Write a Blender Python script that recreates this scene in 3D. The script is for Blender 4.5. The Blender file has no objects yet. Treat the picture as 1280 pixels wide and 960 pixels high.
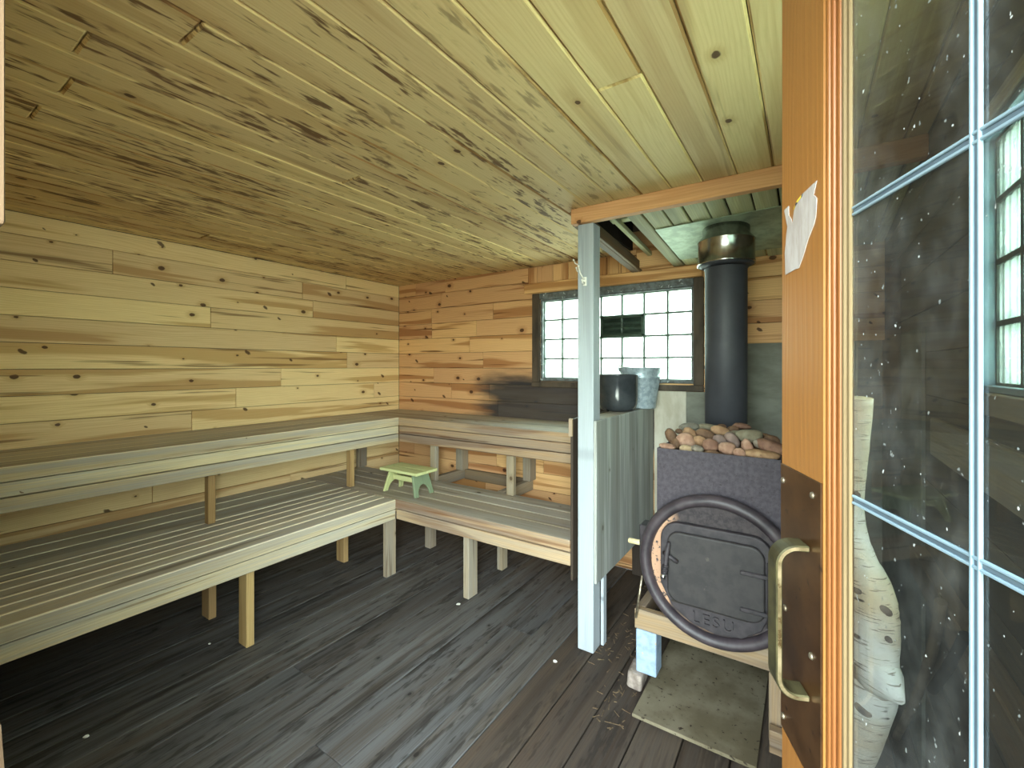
import bpy, bmesh, math, random
from mathutils import Vector, Matrix
random.seed(7)
SC = bpy.context.scene
COL = SC.collection
R = math.radians
# ------------------------------------------------------------------ camera
YAW = R(33.5); CAMH = 1.45; FPX = 558.0
FX, FY = -math.sin(YAW), math.cos(YAW)
RX, RY = math.cos(YAW), math.sin(YAW)
cam = bpy.data.cameras.new('camera'); camo = bpy.data.objects.new('camera', cam); COL.objects.link(camo)
cam.sensor_width = 36; cam.lens = 36 * FPX / 1280; cam.shift_y = -22 / 1280; cam.clip_start = 0.02
camo.location = (0, 0, CAMH); camo.rotation_euler = (R(90), 0, YAW)
SC.camera = camo

def ray(px, py):
    u = (px - 640) / FPX; v = (458 - py) / FPX
    return Vector((FX + RX * u, FY + RY * u, v))
def atY(px, py, Y):
    d = ray(px, py); t = Y / d.y
    return Vector((d.x * t, Y, CAMH + d.z * t))
def atX(px, py, X):
    d = ray(px, py); t = X / d.x
    return Vector((X, d.y * t, CAMH + d.z * t))
def atZ(px, py, Z):
    d = ray(px, py); t = (Z - CAMH) / d.z
    return Vector((d.x * t, d.y * t, Z))

# ------------------------------------------------------------------ node helpers
class NT:
    def __init__(s, name):
        s.m = bpy.data.materials.new(name); s.m.use_nodes = True
        s.t = s.m.node_tree; s.t.nodes.clear()
        s.out = s.t.nodes.new('ShaderNodeOutputMaterial')
    def n(s, typ, ins=None, **kw):
        nd = s.t.nodes.new(typ)
        for k, v in kw.items(): setattr(nd, k, v)
        for k, v in (ins or {}).items(): s.put(nd.inputs[k], v)
        return nd
    def put(s, sock, v):
        if isinstance(v, bpy.types.NodeSocket): s.t.links.new(v, sock)
        elif isinstance(v, bpy.types.Node): s.t.links.new(v.outputs[0], sock)
        else:
            if isinstance(v, (tuple, list)) and len(v) == 3 and sock.type == 'RGBA': v = (*v, 1)
            sock.default_value = v
    def math(s, op, a, b=0.0, clamp=False):
        nd = s.t.nodes.new('ShaderNodeMath'); nd.operation = op; nd.use_clamp = clamp
        s.put(nd.inputs[0], a); s.put(nd.inputs[1], b); return nd.outputs[0]
    def mix(s, f, a, b, mode='MIX'):
        nd = s.t.nodes.new('ShaderNodeMix'); nd.data_type = 'RGBA'; nd.blend_type = mode; nd.clamp_factor = True
        s.put(nd.inputs[0], f); s.put(nd.inputs[6], a); s.put(nd.inputs[7], b); return nd.outputs[2]
    def ramp(s, f, a, b, v0=0.0, v1=1.0):
        nd = s.t.nodes.new('ShaderNodeMapRange'); nd.interpolation_type = 'SMOOTHSTEP'
        s.put(nd.inputs[0], f); nd.inputs[1].default_value = a; nd.inputs[2].default_value = b
        nd.inputs[3].default_value = v0; nd.inputs[4].default_value = v1
        return nd.outputs[0]
    def attr(s, name):
        return s.n('ShaderNodeAttribute', attribute_name=name)
    def scale(s, vec, sx, sy, sz):
        nd = s.t.nodes.new('ShaderNodeVectorMath'); nd.operation = 'MULTIPLY'
        s.put(nd.inputs[0], vec); nd.inputs[1].default_value = (sx, sy, sz); return nd.outputs[0]
    def noise(s, vec, scale=1.0, detail=3.0, rough=0.55, dist=0.0):
        nd = s.n('ShaderNodeTexNoise', {'Vector': vec, 'Scale': scale, 'Detail': detail, 'Roughness': rough, 'Distortion': dist})
        return nd.outputs[0]
    def pos(s): return s.n('ShaderNodeNewGeometry').outputs['Position']
    def objc(s): return s.n('ShaderNodeTexCoord').outputs['Object']
    def sep(s, v): return s.n('ShaderNodeSeparateXYZ', {0: v}).outputs
    def bsdf(s, col, rough=0.7, metal=0.0, spec=0.3, bump=None, bstr=0.2, bdist=0.003, **kw):
        b = s.n('ShaderNodeBsdfPrincipled', {'Base Color': col, 'Roughness': rough, 'Metallic': metal, 'Specular IOR Level': spec})
        for k, v in kw.items(): s.put(b.inputs[k.replace('_', ' ')], v)
        if bump is not None:
            bp = s.n('ShaderNodeBump', {'Height': bump, 'Strength': bstr, 'Distance': bdist})
            s.t.links.new(bp.outputs[0], b.inputs['Normal'])
        s.t.links.new(b.outputs[0], s.out.inputs[0]); return s.m

def lin(r, g, b):
    f = lambda c: ((c / 255 + 0.055) / 1.055) ** 2.4 if c > 10 else c / 255 / 12.92
    return (f(r), f(g), f(b))

def wood(name, light, dark, knot=(0.06, 0.022, 0.008), band=0.5, bandlo=0.52, knots=0.5, grain=0.35, grey=None, greyamt=0.0,
         stain=0.0, stcol=(0.05, 0.025, 0.01), rough=0.65, tonev=0.25, soot=None, ring=0.25, spec=0.25, kscale=4.2, kr=1.0, bump=0.25, streak=0.0, spike=0.0):
    """boards carry 'wc' = (along grain, across width, thickness) in metres plus a per-board offset, 'tone' and 'stain'"""
    t = NT(name); wc = t.attr('wc').outputs['Vector']; tone = t.attr('tone').outputs['Fac']; st = t.attr('stain').outputs['Fac']
    # knots
    vor = t.n('ShaderNodeTexVoronoi', {'Vector': t.scale(wc, kscale * 0.8, kscale * 1.15, 0.0), 'Scale': 1.0, 'Randomness': 1.0}, voronoi_dimensions='2D')
    kd = vor.outputs['Distance']; kc = t.sep(vor.outputs['Color'])
    wob = t.noise(t.scale(wc, 60, 60, 60), 1.0, 2)
    kd2 = t.math('ADD', kd, t.math('MULTIPLY', t.math('SUBTRACT', wob, 0.5), 0.03))
    on = t.math('GREATER_THAN', kc[0], 1.0 - knots)
    krad = t.math('MULTIPLY', t.math('ADD', t.math('MULTIPLY', kc[1], 0.045), 0.014), kr)
    kmask = t.math('MULTIPLY', on, t.math('SUBTRACT', 1.0, t.ramp(t.math('DIVIDE', kd2, krad), 0.75, 1.1)))
    halo = t.math('MULTIPLY', on, t.math('SUBTRACT', 1.0, t.ramp(t.math('DIVIDE', kd2, krad), 0.9, 3.2)))
    # grain flows round knots
    low = t.noise(t.scale(wc, 1.1, 7, 7), 1.0, 2)
    sx = t.sep(wc)
    acr = t.math('ADD', t.math('ADD', sx[1], sx[2]), t.math('ADD', t.math('MULTIPLY', low, 0.10), t.math('MULTIPLY', halo, 0.012)))
    rings = t.math('SINE', t.math('MULTIPLY', acr, 520.0))
    rings = t.math('MULTIPLY', t.math('ADD', rings, 1.0), 0.5)
    fine = t.noise(t.scale(wc, 5, 260, 260), 1.0, 3, 0.6)
    heart = t.noise(t.scale(wc, 0.55, 10, 10), 1.0, 3, 0.5, 0.4)
    hb = t.ramp(heart, bandlo, bandlo + 0.07)
    col = t.mix(t.math('MULTIPLY', hb, band), light, dark)
    col = t.mix(t.math('MULTIPLY', t.math('POWER', rings, 3.0), ring), col, dark)
    col = t.mix(t.math('MULTIPLY', t.math('SUBTRACT', fine, 0.35, True), grain * 1.6), col, dark)
    if grey is not None:
        g2 = t.noise(t.scale(wc, 0.9, 22, 22), 1.0, 4, 0.6)
        g3 = t.noise(t.scale(wc, 4, 150, 150), 1.0, 2, 0.6)
        gf = t.math('MULTIPLY', t.ramp(t.math('ADD', t.math('MULTIPLY', g2, 0.7), t.math('MULTIPLY', g3, 0.3)), 0.36, 0.62), greyamt)
        col = t.mix(gf, col, grey)
    col = t.mix(t.math('MULTIPLY', halo, 0.45), col, dark)
    col = t.mix(t.math('MULTIPLY', kmask, 0.9), col, knot)
    if streak > 0:
        q1 = t.noise(t.scale(wc, 0.7, 26, 26), 1.0, 3, 0.5, 0.3); q2 = t.noise(t.scale(wc, 1.6, 4, 4), 1.0, 2)
        sk = t.math('MULTIPLY', t.ramp(t.math('ADD', t.math('MULTIPLY', q1, 0.75), t.math('MULTIPLY', q2, 0.25)), 0.60, 0.65), streak)
        col = t.mix(sk, col, (dark[0] * 0.38, dark[1] * 0.32, dark[2] * 0.28))
    if spike > 0:
        sh = t.n('ShaderNodeCombineXYZ', {0: t.math('ADD', t.math('MULTIPLY', sx[0], 3.4), t.math('MULTIPLY', sx[1], 3.2)), 1: t.math('MULTIPLY', t.math('SUBTRACT', sx[1], t.math('MULTIPLY', sx[0], 0.25)), 3.0), 2: 0.0})
        v2 = t.n('ShaderNodeTexVoronoi', {'Vector': sh, 'Scale': 1.0, 'Randomness': 1.0}, voronoi_dimensions='2D'); c2 = t.sep(v2.outputs['Color'])
        d2 = t.math('ADD', v2.outputs['Distance'], t.math('MULTIPLY', t.math('SUBTRACT', wob, 0.5), 0.05))
        r2 = t.math('ADD', t.math('MULTIPLY', c2[1], 0.05), 0.02)
        k2 = t.math('MULTIPLY', t.math('GREATER_THAN', c2[0], 1.0 - spike), t.math('SUBTRACT', 1.0, t.ramp(t.math('DIVIDE', d2, r2), 0.7, 1.15)))
        col = t.mix(t.math('MULTIPLY', k2, 0.88), col, knot)
    if stain > 0:
        s1 = t.noise(t.scale(wc, 7.5, 46, 46), 1.0, 3, 0.6)
        s2 = t.noise(t.scale(wc, 1.3, 9, 9), 1.0, 2)
        sm = t.ramp(t.math('ADD', t.math('MULTIPLY', s1, 0.72), t.math('MULTIPLY', s2, 0.42)), 0.605, 0.69)
        sm = t.math('MULTIPLY', t.math('MULTIPLY', sm, st), stain)
        bl = t.noise(t.scale(wc, 4.0, 13, 13), 1.0, 4, 0.6, 0.8)
        col = t.mix(t.math('MULTIPLY', t.math('MULTIPLY', t.ramp(bl, 0.60, 0.68), st), 0.55 * stain), col, (stcol[0] * 2.2, stcol[1] * 1.9, stcol[2] * 1.6))
        col = t.mix(sm, col, t.mix(t.noise(t.scale(wc, 2, 12, 12), 1.0, 2), stcol, (stcol[0] * 3.5, stcol[1] * 3.2, stcol[2] * 3)))
    if soot is not None:
        p = t.sep(t.pos()); (x0, x1, z0, z1) = soot
        nz = t.noise(t.scale(t.pos(), 3, 3, 22), 1.0, 4)
        fx = t.math('MULTIPLY', t.ramp(t.math('ADD', p[0], t.math('MULTIPLY', nz, 0.5)), x0, x0 + 0.35), t.ramp(p[0], x1, x1 + 0.15, 1, 0))
        fz = t.math('MULTIPLY', t.ramp(t.math('ADD', p[2], t.math('MULTIPLY', nz, 0.16)), z1 + 0.04, z1 + 0.2, 1, 0), t.ramp(p[2], z0 - 0.1, z0, 0, 1))
        col = t.mix(t.math('MULTIPLY', t.math('MULTIPLY', fx, fz), 0.95), col, t.mix(nz, (0.012, 0.012, 0.014), (0.055, 0.055, 0.06)))
    tv = t.math('ADD', t.math('MULTIPLY', tone, tonev), 1.0 - tonev * 0.5)
    hsv = t.n('ShaderNodeHueSaturation', {'Value': tv, 'Color': col, 'Saturation': 1.0, 'Hue': t.math('ADD', 0.5, t.math('MULTIPLY', t.math('SUBTRACT', tone, 0.5), 0.012))})
    bh = t.math('ADD', t.math('MULTIPLY', fine, 0.6), t.math('MULTIPLY', rings, 0.25))
    return t.bsdf(hsv.outputs[0], rough, 0, spec, bh, bump, 0.0015)

def plain(name, c1, c2, sc=20.0, rough=0.6, metal=0.0, spec=0.3, detail=5, lo=0.35, hi=0.65, bump=0.1, stretch=(1, 1, 1), spots=None, spcol=None, splo=0.62, bdist=0.002, **kw):
    t = NT(name); v = t.scale(t.objc(), *stretch)
    nz = t.noise(v, sc, detail, 0.6); col = t.mix(t.ramp(nz, lo, hi), c1, c2)
    if spots:
        n2 = t.noise(v, spots, 4, 0.65); col = t.mix(t.ramp(n2, splo, splo + 0.06), col, spcol)
    return t.bsdf(col, rough, metal, spec, nz, bump, bdist, **kw)

# ------------------------------------------------------------------ mesh helpers
class MB:
    def __init__(s, origin=(0, 0, 0)):
        s.bm = bmesh.new(); s.o = Vector(origin)
        s.wc = s.bm.verts.layers.float_vector.new('wc')
        s.tone = s.bm.verts.layers.float.new('tone'); s.st = s.bm.verts.layers.float.new('stain')
    def _tag(s, verts, g, a, b, tone, stain, off):
        for v in verts:
            c = v.co; v[s.wc] = Vector((c[g], c[a], c[b])) + off
            v[s.tone] = tone; v[s.st] = stain
    def box(s, p0, p1, grain=None, tone=None, stain=1.0, mi=0, M=None, topmi=None, taper=None):
        """p0/p1 opposite corners (in the owner's frame); grain axis 0/1/2 or longest"""
        p0, p1 = Vector(p0), Vector(p1)
        lo = Vector([min(p0[i], p1[i]) for i in range(3)]); hi = Vector([max(p0[i], p1[i]) for i in range(3)])
        d = hi - lo
        vs = [s.bm.verts.new((hi[0] if i & 1 else lo[0], hi[1] if i & 2 else lo[1], hi[2] if i & 4 else lo[2])) for i in range(8)]
        for k, f in enumerate(((0, 2, 3, 1), (4, 5, 7, 6), (0, 1, 5, 4), (2, 6, 7, 3), (0, 4, 6, 2), (1, 3, 7, 5))):
            fc = s.bm.faces.new([vs[i] for i in f]); fc.material_index = topmi if (k == 1 and topmi is not None) else mi
        g = grain if grain is not None else max(range(3), key=lambda i: d[i])
        oth = sorted([i for i in range(3) if i != g], key=lambda i: -d[i])
        s._tag(vs, g, oth[0], oth[1], random.random() if tone is None else tone, stain, Vector((random.uniform(0, 40), random.uniform(0, 40), random.uniform(0, 40))))
        for v in vs:
            if M is not None: v.co = M @ v.co
            v.co -= s.o
        return vs
    def prism(s, pts, axis, a0, a1, grain=0, tone=None, mi=0, smooth=False):
        """2-D outline extruded along axis; pts are (c1, c2) in the other two axes in xyz order"""
        def mk(p, a):
            q = [p[0], p[1]]; q.insert(axis, a); return s.bm.verts.new(q)
        A = [mk(p, a0) for p in pts]; B = [mk(p, a1) for p in pts]
        n = len(pts)
        fs = [s.bm.faces.new(A), s.bm.faces.new(list(reversed(B)))]
        for i in range(n):
            f = s.bm.faces.new((A[i], B[i], B[(i + 1) % n], A[(i + 1) % n])); f.smooth = smooth; fs.append(f)
        for f in fs: f.material_index = mi
        oth = [i for i in range(3) if i != grain]
        s._tag(A + B, grain, oth[0], oth[1], random.random() if tone is None else tone, 1.0, Vector((random.uniform(0, 40), random.uniform(0, 40), random.uniform(0, 40))))
        for v in A + B: v.co -= s.o
        bmesh.ops.recalc_face_normals(s.bm, faces=fs)
        return A + B
    def lathe(s, prof, c, axis=2, seg=48, mi=0, smooth=True, closed=False):
        """prof: (radius, height) list about axis through c"""
        c = Vector(c); rings = []
        for (r, h) in prof:
            rg = []
            for k in range(seg):
                a = 2 * math.pi * k / seg; q = [r * math.cos(a), r * math.sin(a)]; q.insert(axis, h)
                rg.append(s.bm.verts.new(c + Vector(q) - s.o))
            rings.append(rg)
        fs = []
        pairs = list(zip(rings[:-1], rings[1:])) + ([(rings[-1], rings[0])] if closed else [])
        for A, B in pairs:
            for k in range(seg):
                f = s.bm.faces.new((A[k], A[(k + 1) % seg], B[(k + 1) % seg], B[k])); f.smooth = smooth; f.material_index = mi; fs.append(f)
        if not closed:
            for rg, rr in ((rings[0], prof[0][0]), (rings[-1], prof[-1][0])):
                f = s.bm.faces.new(rg); f.material_index = mi; fs.append(f)
        bmesh.ops.recalc_face_normals(s.bm, faces=fs)
        return [v for rg in rings for v in rg]
    def tube(s, pts, rad, seg=10, mi=0, flat=None, cap=True):
        pts = [Vector(p) for p in pts]; n = len(pts)
        rad = rad if isinstance(rad, (list, tuple)) else [rad] * n
        rings = []; up = Vector((0.13, 0.27, 0.95)).normalized()
        for i, p in enumerate(pts):
            tg = (pts[min(i + 1, n - 1)] - pts[max(i - 1, 0)]).normalized()
            a = tg.cross(up)
            if a.length < 0.05: a = tg.cross(Vector((1, 0, 0)))
            a.normalize(); b = tg.cross(a).normalized()
            rings.append([s.bm.verts.new(p + (a * math.cos(2 * math.pi * k / seg) + b * math.sin(2 * math.pi * k / seg)) * rad[i] - s.o) for k in range(seg)])
        fs = []
        for A, B in zip(rings[:-1], rings[1:]):
            for k in range(seg):
                f = s.bm.faces.new((A[k], A[(k + 1) % seg], B[(k + 1) % seg], B[k])); f.smooth = True; fs.append(f)
        if cap:
            fs += [s.bm.faces.new(rings[0]), s.bm.faces.new(rings[-1])]
        for f in fs: f.material_index = mi
        bmesh.ops.recalc_face_normals(s.bm, faces=fs)
        return rings
    def build(s, name, mats, parent=None, bevel=0.0, seg=1, loc=None, edge=None):
        me = bpy.data.meshes.new(name); s.bm.to_mesh(me); s.bm.free()
        for m in (mats if isinstance(mats, (list, tuple)) else [mats]): me.materials.append(m)
        o = bpy.data.objects.new(name, me); COL.objects.link(o)
        if parent is not None: o.parent = parent
        o.location = s.o if loc is None else loc
        if bevel > 0:
            b = o.modifiers.new('bevel', 'BEVEL'); b.width = bevel; b.segments = seg; b.limit_method = 'ANGLE'; b.angle_limit = R(50)
            if edge is not None: b.material = edge
        return o

def tag(o, label=None, cat=None, group=None, kind=None):
    if label: o['label'] = label
    if cat: o['category'] = cat
    if group: o['group'] = group
    if kind: o['kind'] = kind
    return o
def empty(name, loc, label=None, cat=None, group=None, kind=None, rz=0):
    o = bpy.data.objects.new(name, None); COL.objects.link(o); o.location = loc; o.rotation_euler = (0, 0, rz); o.empty_display_size = 0.1
    return tag(o, label, cat, group, kind)
class Root:
    """a thing: an Empty at its base; parts are written in world coordinates and stored relative to it"""
    def __init__(s, name, loc, *a, **k):
        s.e = empty(name, loc, *a, **k); s.loc = Vector(loc)
    def mb(s): return MB(s.loc)
    def add(s, mb, name, mats, bevel=0.0, seg=1, parent=None, label=None, kind=None, edge=None):
        o = mb.build(name, mats, parent or s.e, bevel, seg, loc=(0, 0, 0), edge=edge)
        return tag(o, label, kind=kind)

# ------------------------------------------------------------------ materials
PINE_L, PINE_D = lin(222, 186, 124), lin(172, 122, 66)
M = {}
M['pine_left'] = wood('pine_left', lin(236, 208, 156), lin(188, 146, 92), band=0.8, bandlo=0.54, knots=0.6, stain=0.0, kscale=4.4, kr=1.25, streak=0.75, spike=0.5, grain=0.5)
M['pine_back'] = wood('pine_back', lin(222, 176, 124), lin(162, 108, 62), band=0.8, bandlo=0.52, knots=0.5, kscale=3.8, kr=1.2, streak=0.85, spike=0.5, soot=(-2.3, -0.9, 0.9, 1.34))
M['ceil'] = wood('ceiling_pine', lin(214, 190, 138), lin(172, 134, 82), band=0.35, knots=0.42, stain=0.9, streak=0.25, stcol=(0.05, 0.024, 0.009), kscale=3.6, tonev=0.22, ring=0.15)
M['beam'] = wood('beam_wood', lin(210, 158, 110), lin(168, 112, 66), band=0.3, knots=0.25, kscale=3)
M['roofdeck'] = wood('roof_deck_wood', lin(206, 206, 160), lin(146, 136, 96), band=0.5, knots=0.3, grey=lin(158, 160, 132), greyamt=0.5, tonev=0.5)
M['dark_wood'] = wood('dark_rough_wood', lin(118, 92, 66), lin(70, 50, 34), band=0.6, knots=0.35, grey=lin(80, 74, 68), greyamt=0.5, tonev=0.5)
M['right_wall'] = wood('right_wall_wood', lin(124, 112, 96), lin(84, 72, 58), band=0.5, knots=0.2, grey=lin(100, 98, 92), greyamt=0.8, tonev=0.25)
M['floor'] = wood('floor_boards', lin(84, 77, 70), lin(38, 34, 31), knot=(0.012, 0.01, 0.009), band=0.7, bandlo=0.5, knots=0.3, grain=0.6, grey=lin(98, 98, 98), greyamt=0.75, streak=0.6, stain=0.7, stcol=(0.008, 0.007, 0.006), rough=0.6, tonev=0.35, spec=0.3)
M['floor_brown'] = wood('floor_boards_brown', lin(82, 70, 58), lin(46, 37, 30), knot=(0.012, 0.01, 0.009), band=0.6, bandlo=0.5, knots=0.3, grey=lin(70, 64, 58), greyamt=0.6, streak=0.3, stain=0.5, stcol=(0.008, 0.007, 0.006), rough=0.65, tonev=0.3, spec=0.2)
M['bench_new'] = wood('bench_front_wood', lin(204, 188, 152), lin(150, 124, 84), knot=lin(90, 66, 44), band=0.3, knots=0.3, grain=0.7, grey=lin(146, 148, 148), greyamt=0.6, kscale=3, streak=0.6, spike=0.15)
M['bench_edge'] = wood('bench_worn_edge', lin(232, 222, 190), lin(200, 180, 140), band=0.3, knots=0.1, grey=lin(200, 194, 180), greyamt=0.4, tonev=0.2)
M['ceil_edge'] = wood('ceiling_groove', lin(226, 200, 140), lin(150, 110, 60), band=0.9, bandlo=0.5, knots=0.0, stain=0.8, tonev=0.3)
M['bench_fresh'] = wood('bench_leg_wood', lin(178, 148, 100), lin(122, 90, 52), knot=lin(90, 60, 34), band=0.4, knots=0.2)
M['bench_grey'] = wood('bench_top_wood', lin(196, 184, 160), lin(112, 98, 78), knot=lin(70, 58, 46), band=0.5, knots=0.25, grain=0.6, grey=lin(172, 168, 160), greyamt=0.7, tonev=0.35, streak=0.45)
M['bench_worn'] = wood('bench_worn_wood', lin(186, 158, 120), lin(112, 74, 44), knot=lin(80, 50, 28), band=0.8, bandlo=0.5, knots=0.35, grain=0.7, grey=lin(148, 138, 126), greyamt=0.6, tonev=0.3, streak=0.6, spike=0.15)
M['leg_grey'] = wood('bench_leg_grey_wood', lin(158, 142, 118), lin(106, 88, 66), knot=lin(80, 62, 44), band=0.4, knots=0.3, grain=0.6, grey=lin(138, 132, 124), greyamt=0.6, streak=0.5)
M['post'] = wood('post_paint', lin(164, 171, 176), lin(126, 132, 136), knot=lin(120, 124, 128), band=0.35, knots=0.3, ring=0.08, grain=0.4, rough=0.5, streak=0.25)
M['panel_wash'] = wood('partition_whitewash', lin(178, 180, 174), lin(116, 112, 100), knot=lin(90, 86, 76), band=0.5, knots=0.25, grey=lin(122, 124, 122), greyamt=0.7, streak=0.3)
M['stand_wood'] = wood('stand_wood', lin(136, 112, 84), lin(80, 60, 42), band=0.5, knots=0.3, grey=lin(118, 110, 100), greyamt=0.5, streak=0.5)
M['oak'] = wood('door_oak', lin(146, 98, 48), lin(116, 72, 30), band=0.25, knots=0.0, ring=0.3, grain=0.5, tonev=0.1, rough=0.4, spec=0.4)
M['oak_trim'] = wood('door_oak_moulding', lin(138, 86, 46), lin(98, 53, 24), band=0.3, knots=0.0, ring=0.4, grain=0.6, tonev=0.1, rough=0.4)
M['bead'] = wood('door_pale_bead', lin(122, 104, 74), lin(92, 72, 46), band=0.2, knots=0.0, ring=0.2, tonev=0.1)
M['jamb'] = wood('doorway_trim', lin(120, 98, 74), lin(84, 62, 42), band=0.4, knots=0.1)
M['green'] = wood('stool_green_paint', lin(190, 194, 140), lin(150, 158, 108), knot=lin(110, 120, 80), band=0.5, knots=0.1, grey=lin(206, 208, 150), greyamt=0.3, tonev=0.15)
M['green_dark'] = wood('stool_darker_green', lin(122, 136, 108), lin(98, 110, 86), knot=lin(90, 100, 80), band=0.4, knots=0.1, tonev=0.1)  # darker green, used on the right leg only
M['green_edge'] = plain('stool_worn_edge', lin(214, 214, 150), lin(190, 192, 132), 40, 0.6)
M['iron'] = plain('stove_iron', lin(40, 36, 39), lin(54, 48, 51), 28, 0.62, 0.0, 0.35, bump=0.35)
M['iron_box'] = plain('rock_box_steel', lin(55, 50, 56), lin(68, 62, 68), 60, 0.7, 0.0, 0.25, bump=0.2, spots=90, spcol=lin(48, 42, 46), splo=0.6)
M['iron_ring'] = plain('stove_ring_iron', lin(42, 36, 40), lin(60, 52, 56), 18, 0.5, 0.0, 0.4, bump=0.25)
M['iron_door'] = plain('stove_door_iron', lin(37, 34, 35), lin(48, 44, 44), 24, 0.6, 0.0, 0.35, bump=0.25, spots=14, spcol=lin(66, 60, 56), splo=0.66)
M['chrome'] = plain('chrome', lin(200, 200, 205), lin(220, 220, 224), 10, 0.2, 1.0)
def front_disc_mat():
    t = NT('stove_front_peeling'); c = t.pos(); p = t.sep(c)
    nz = t.noise(c, 55, 5, 0.65); n1 = t.noise(c, 9, 3)
    base = t.mix(t.ramp(nz, 0.35, 0.65), lin(42, 37, 40), lin(62, 55, 56))
    lx = t.ramp(t.math('ADD', p[0], t.math('MULTIPLY', n1, 0.10)), -0.45, -0.40, 1, 0)
    lz = t.math('MULTIPLY', t.ramp(p[2], 0.42, 0.46, 0, 1), t.ramp(t.math('ADD', p[2], t.math('MULTIPLY', n1, 0.06)), 0.83, 0.87, 1, 0))
    spots = t.math('SUBTRACT', 1.0, t.ramp(nz, 0.55, 0.60))
    f = t.math('MULTIPLY', t.math('MULTIPLY', lx, lz), spots)
    low = t.math('MULTIPLY', t.ramp(p[2], 0.36, 0.44, 1, 0), t.ramp(n1, 0.5, 0.6))
    col = t.mix(f, base, lin(158, 124, 100)); col = t.mix(t.math('MULTIPLY', low, 0.5), col, lin(150, 120, 92))
    return t.bsdf(col, 0.7, 0, 0.25, nz, 0.4, 0.003)
M['front_disc'] = front_disc_mat()
M['pipe'] = plain('stove_pipe_black', lin(50, 51, 56), lin(58, 59, 64), 6, 0.55, 0.0, 0.4, bump=0.03, spots=120, spcol=lin(84, 88, 92), splo=0.72)
M['galv'] = plain('galvanised_collar', lin(150, 148, 142), lin(196, 196, 194), 9, 0.22, 1.0, bump=0.2, stretch=(1, 1, 0.4), bdist=0.006)
M['flash'] = plain('flashing_sheet', lin(134, 148, 126), lin(164, 178, 152), 16, 0.5, 0.35, bump=0.1, spots=40, spcol=lin(140, 146, 130), splo=0.64)
M['bucket'] = plain('galvanised_bucket', lin(140, 154, 164), lin(176, 190, 198), 34, 0.4, 0.3, bump=0.08, spots=60, spcol=lin(196, 206, 212), splo=0.62)
M['enamel'] = plain('dark_enamel', lin(58, 62, 66), lin(74, 78, 82), 10, 0.14, 0.35, 0.7, bump=0.02, spots=90, spcol=lin(110, 114, 118), splo=0.72)
M['cement_pale'] = plain('cement_board_pale', lin(196, 192, 178), lin(172, 164, 146), 5, 0.85, spec=0.15, stretch=(1.5, 1, 0.6))
M['cement_grey'] = plain('cement_board_grey', lin(128, 130, 120), lin(108, 108, 98), 4, 0.85, spec=0.15, stretch=(1, 1, 2.5))
M['ashboard'] = plain('ash_board', lin(110, 102, 84), lin(88, 80, 62), 6, 0.85, spec=0.15, spots=48, spcol=lin(46, 38, 30), splo=0.62)
M['leg_blue'] = plain('blue_painted_leg', lin(142, 160, 180), lin(120, 138, 158), 22, 0.55, spots=30, spcol=lin(170, 150, 120), splo=0.63)
M['foot_block'] = plain('pale_block', lin(150, 138, 128), lin(112, 100, 92), 24, 0.85, bump=0.5, bdist=0.006)
M['brass'] = plain('worn_brass', lin(166, 148, 116), lin(110, 96, 68), 40, 0.38, 0.8, bump=0.1, spots=50, spcol=lin(84, 66, 40), splo=0.60)
M['brass_shade'] = plain('brass_shaded_faces', lin(92, 86, 58), lin(62, 58, 40), 30, 0.45, 0.6, bump=0.05)  # darker brass, puts shade into the colour of the pull handle's broad faces
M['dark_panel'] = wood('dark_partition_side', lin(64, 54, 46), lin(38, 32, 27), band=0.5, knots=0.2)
M['plate'] = plain('dark_push_plate', lin(66, 42, 22), lin(84, 56, 32), 18, 0.28, 0.5, 0.5, bump=0.03, spots=70, spcol=lin(40, 24, 14), splo=0.62)
M['screw'] = plain('screw_head', lin(170, 160, 140), lin(120, 108, 90), 60, 0.4, 0.8)
M['paper'] = plain('torn_paper', lin(172, 164, 160), lin(154, 144, 138), 60, 0.9, stretch=(1, 1, 0.3), spec=0.1)
M['paper_mark'] = plain('torn_print', lin(214, 190, 70), lin(60, 60, 70), 90, 0.8, lo=0.45, hi=0.55)
M['grille'] = plain('grille_silver', lin(150, 174, 188), lin(132, 156, 170), 6, 0.3, 0.2, 0.5)
M['grille_dark'] = plain('grille_channel', lin(96, 112, 124), lin(82, 96, 108), 8, 0.4, 0.2)
M['hookwhite'] = plain('hook_white', lin(236, 234, 226), lin(220, 218, 210), 30, 0.35)
M['frame_grey'] = plain('window_frame_grey', lin(110, 116, 118), lin(82, 84, 82), 24, 0.7, spots=30, spcol=lin(196, 204, 204), splo=0.6)
M['frame_brown'] = plain('window_casing_brown', lin(84, 72, 60), lin(60, 52, 44), 12, 0.75, stretch=(1, 1, 0.3))
M['mortar'] = plain('mortar', lin(96, 108, 100), lin(80, 92, 86), 40, 0.8)
M['louvre'] = plain('vent_green_grey', lin(74, 92, 80), lin(58, 72, 64), 20, 0.4, 0.3)
M['chip'] = plain('paint_chip_white', lin(236, 234, 226), lin(216, 212, 200), 50, 0.8)
M['shaving'] = plain('shaving_straw', lin(110, 92, 70), lin(70, 56, 40), 50, 0.8)
M['attic'] = plain('attic_dark', lin(46, 40, 34), lin(34, 30, 26), 10, 0.9)
M['ext'] = plain('exterior_board', lin(120, 104, 84), lin(96, 82, 66), 10, 0.9)
M['cream'] = plain('cream_knob', lin(214, 200, 160), lin(190, 174, 130), 30, 0.5)
M['stick'] = plain('grey_stick', lin(132, 118, 100), lin(104, 90, 74), 12, 0.8)
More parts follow.
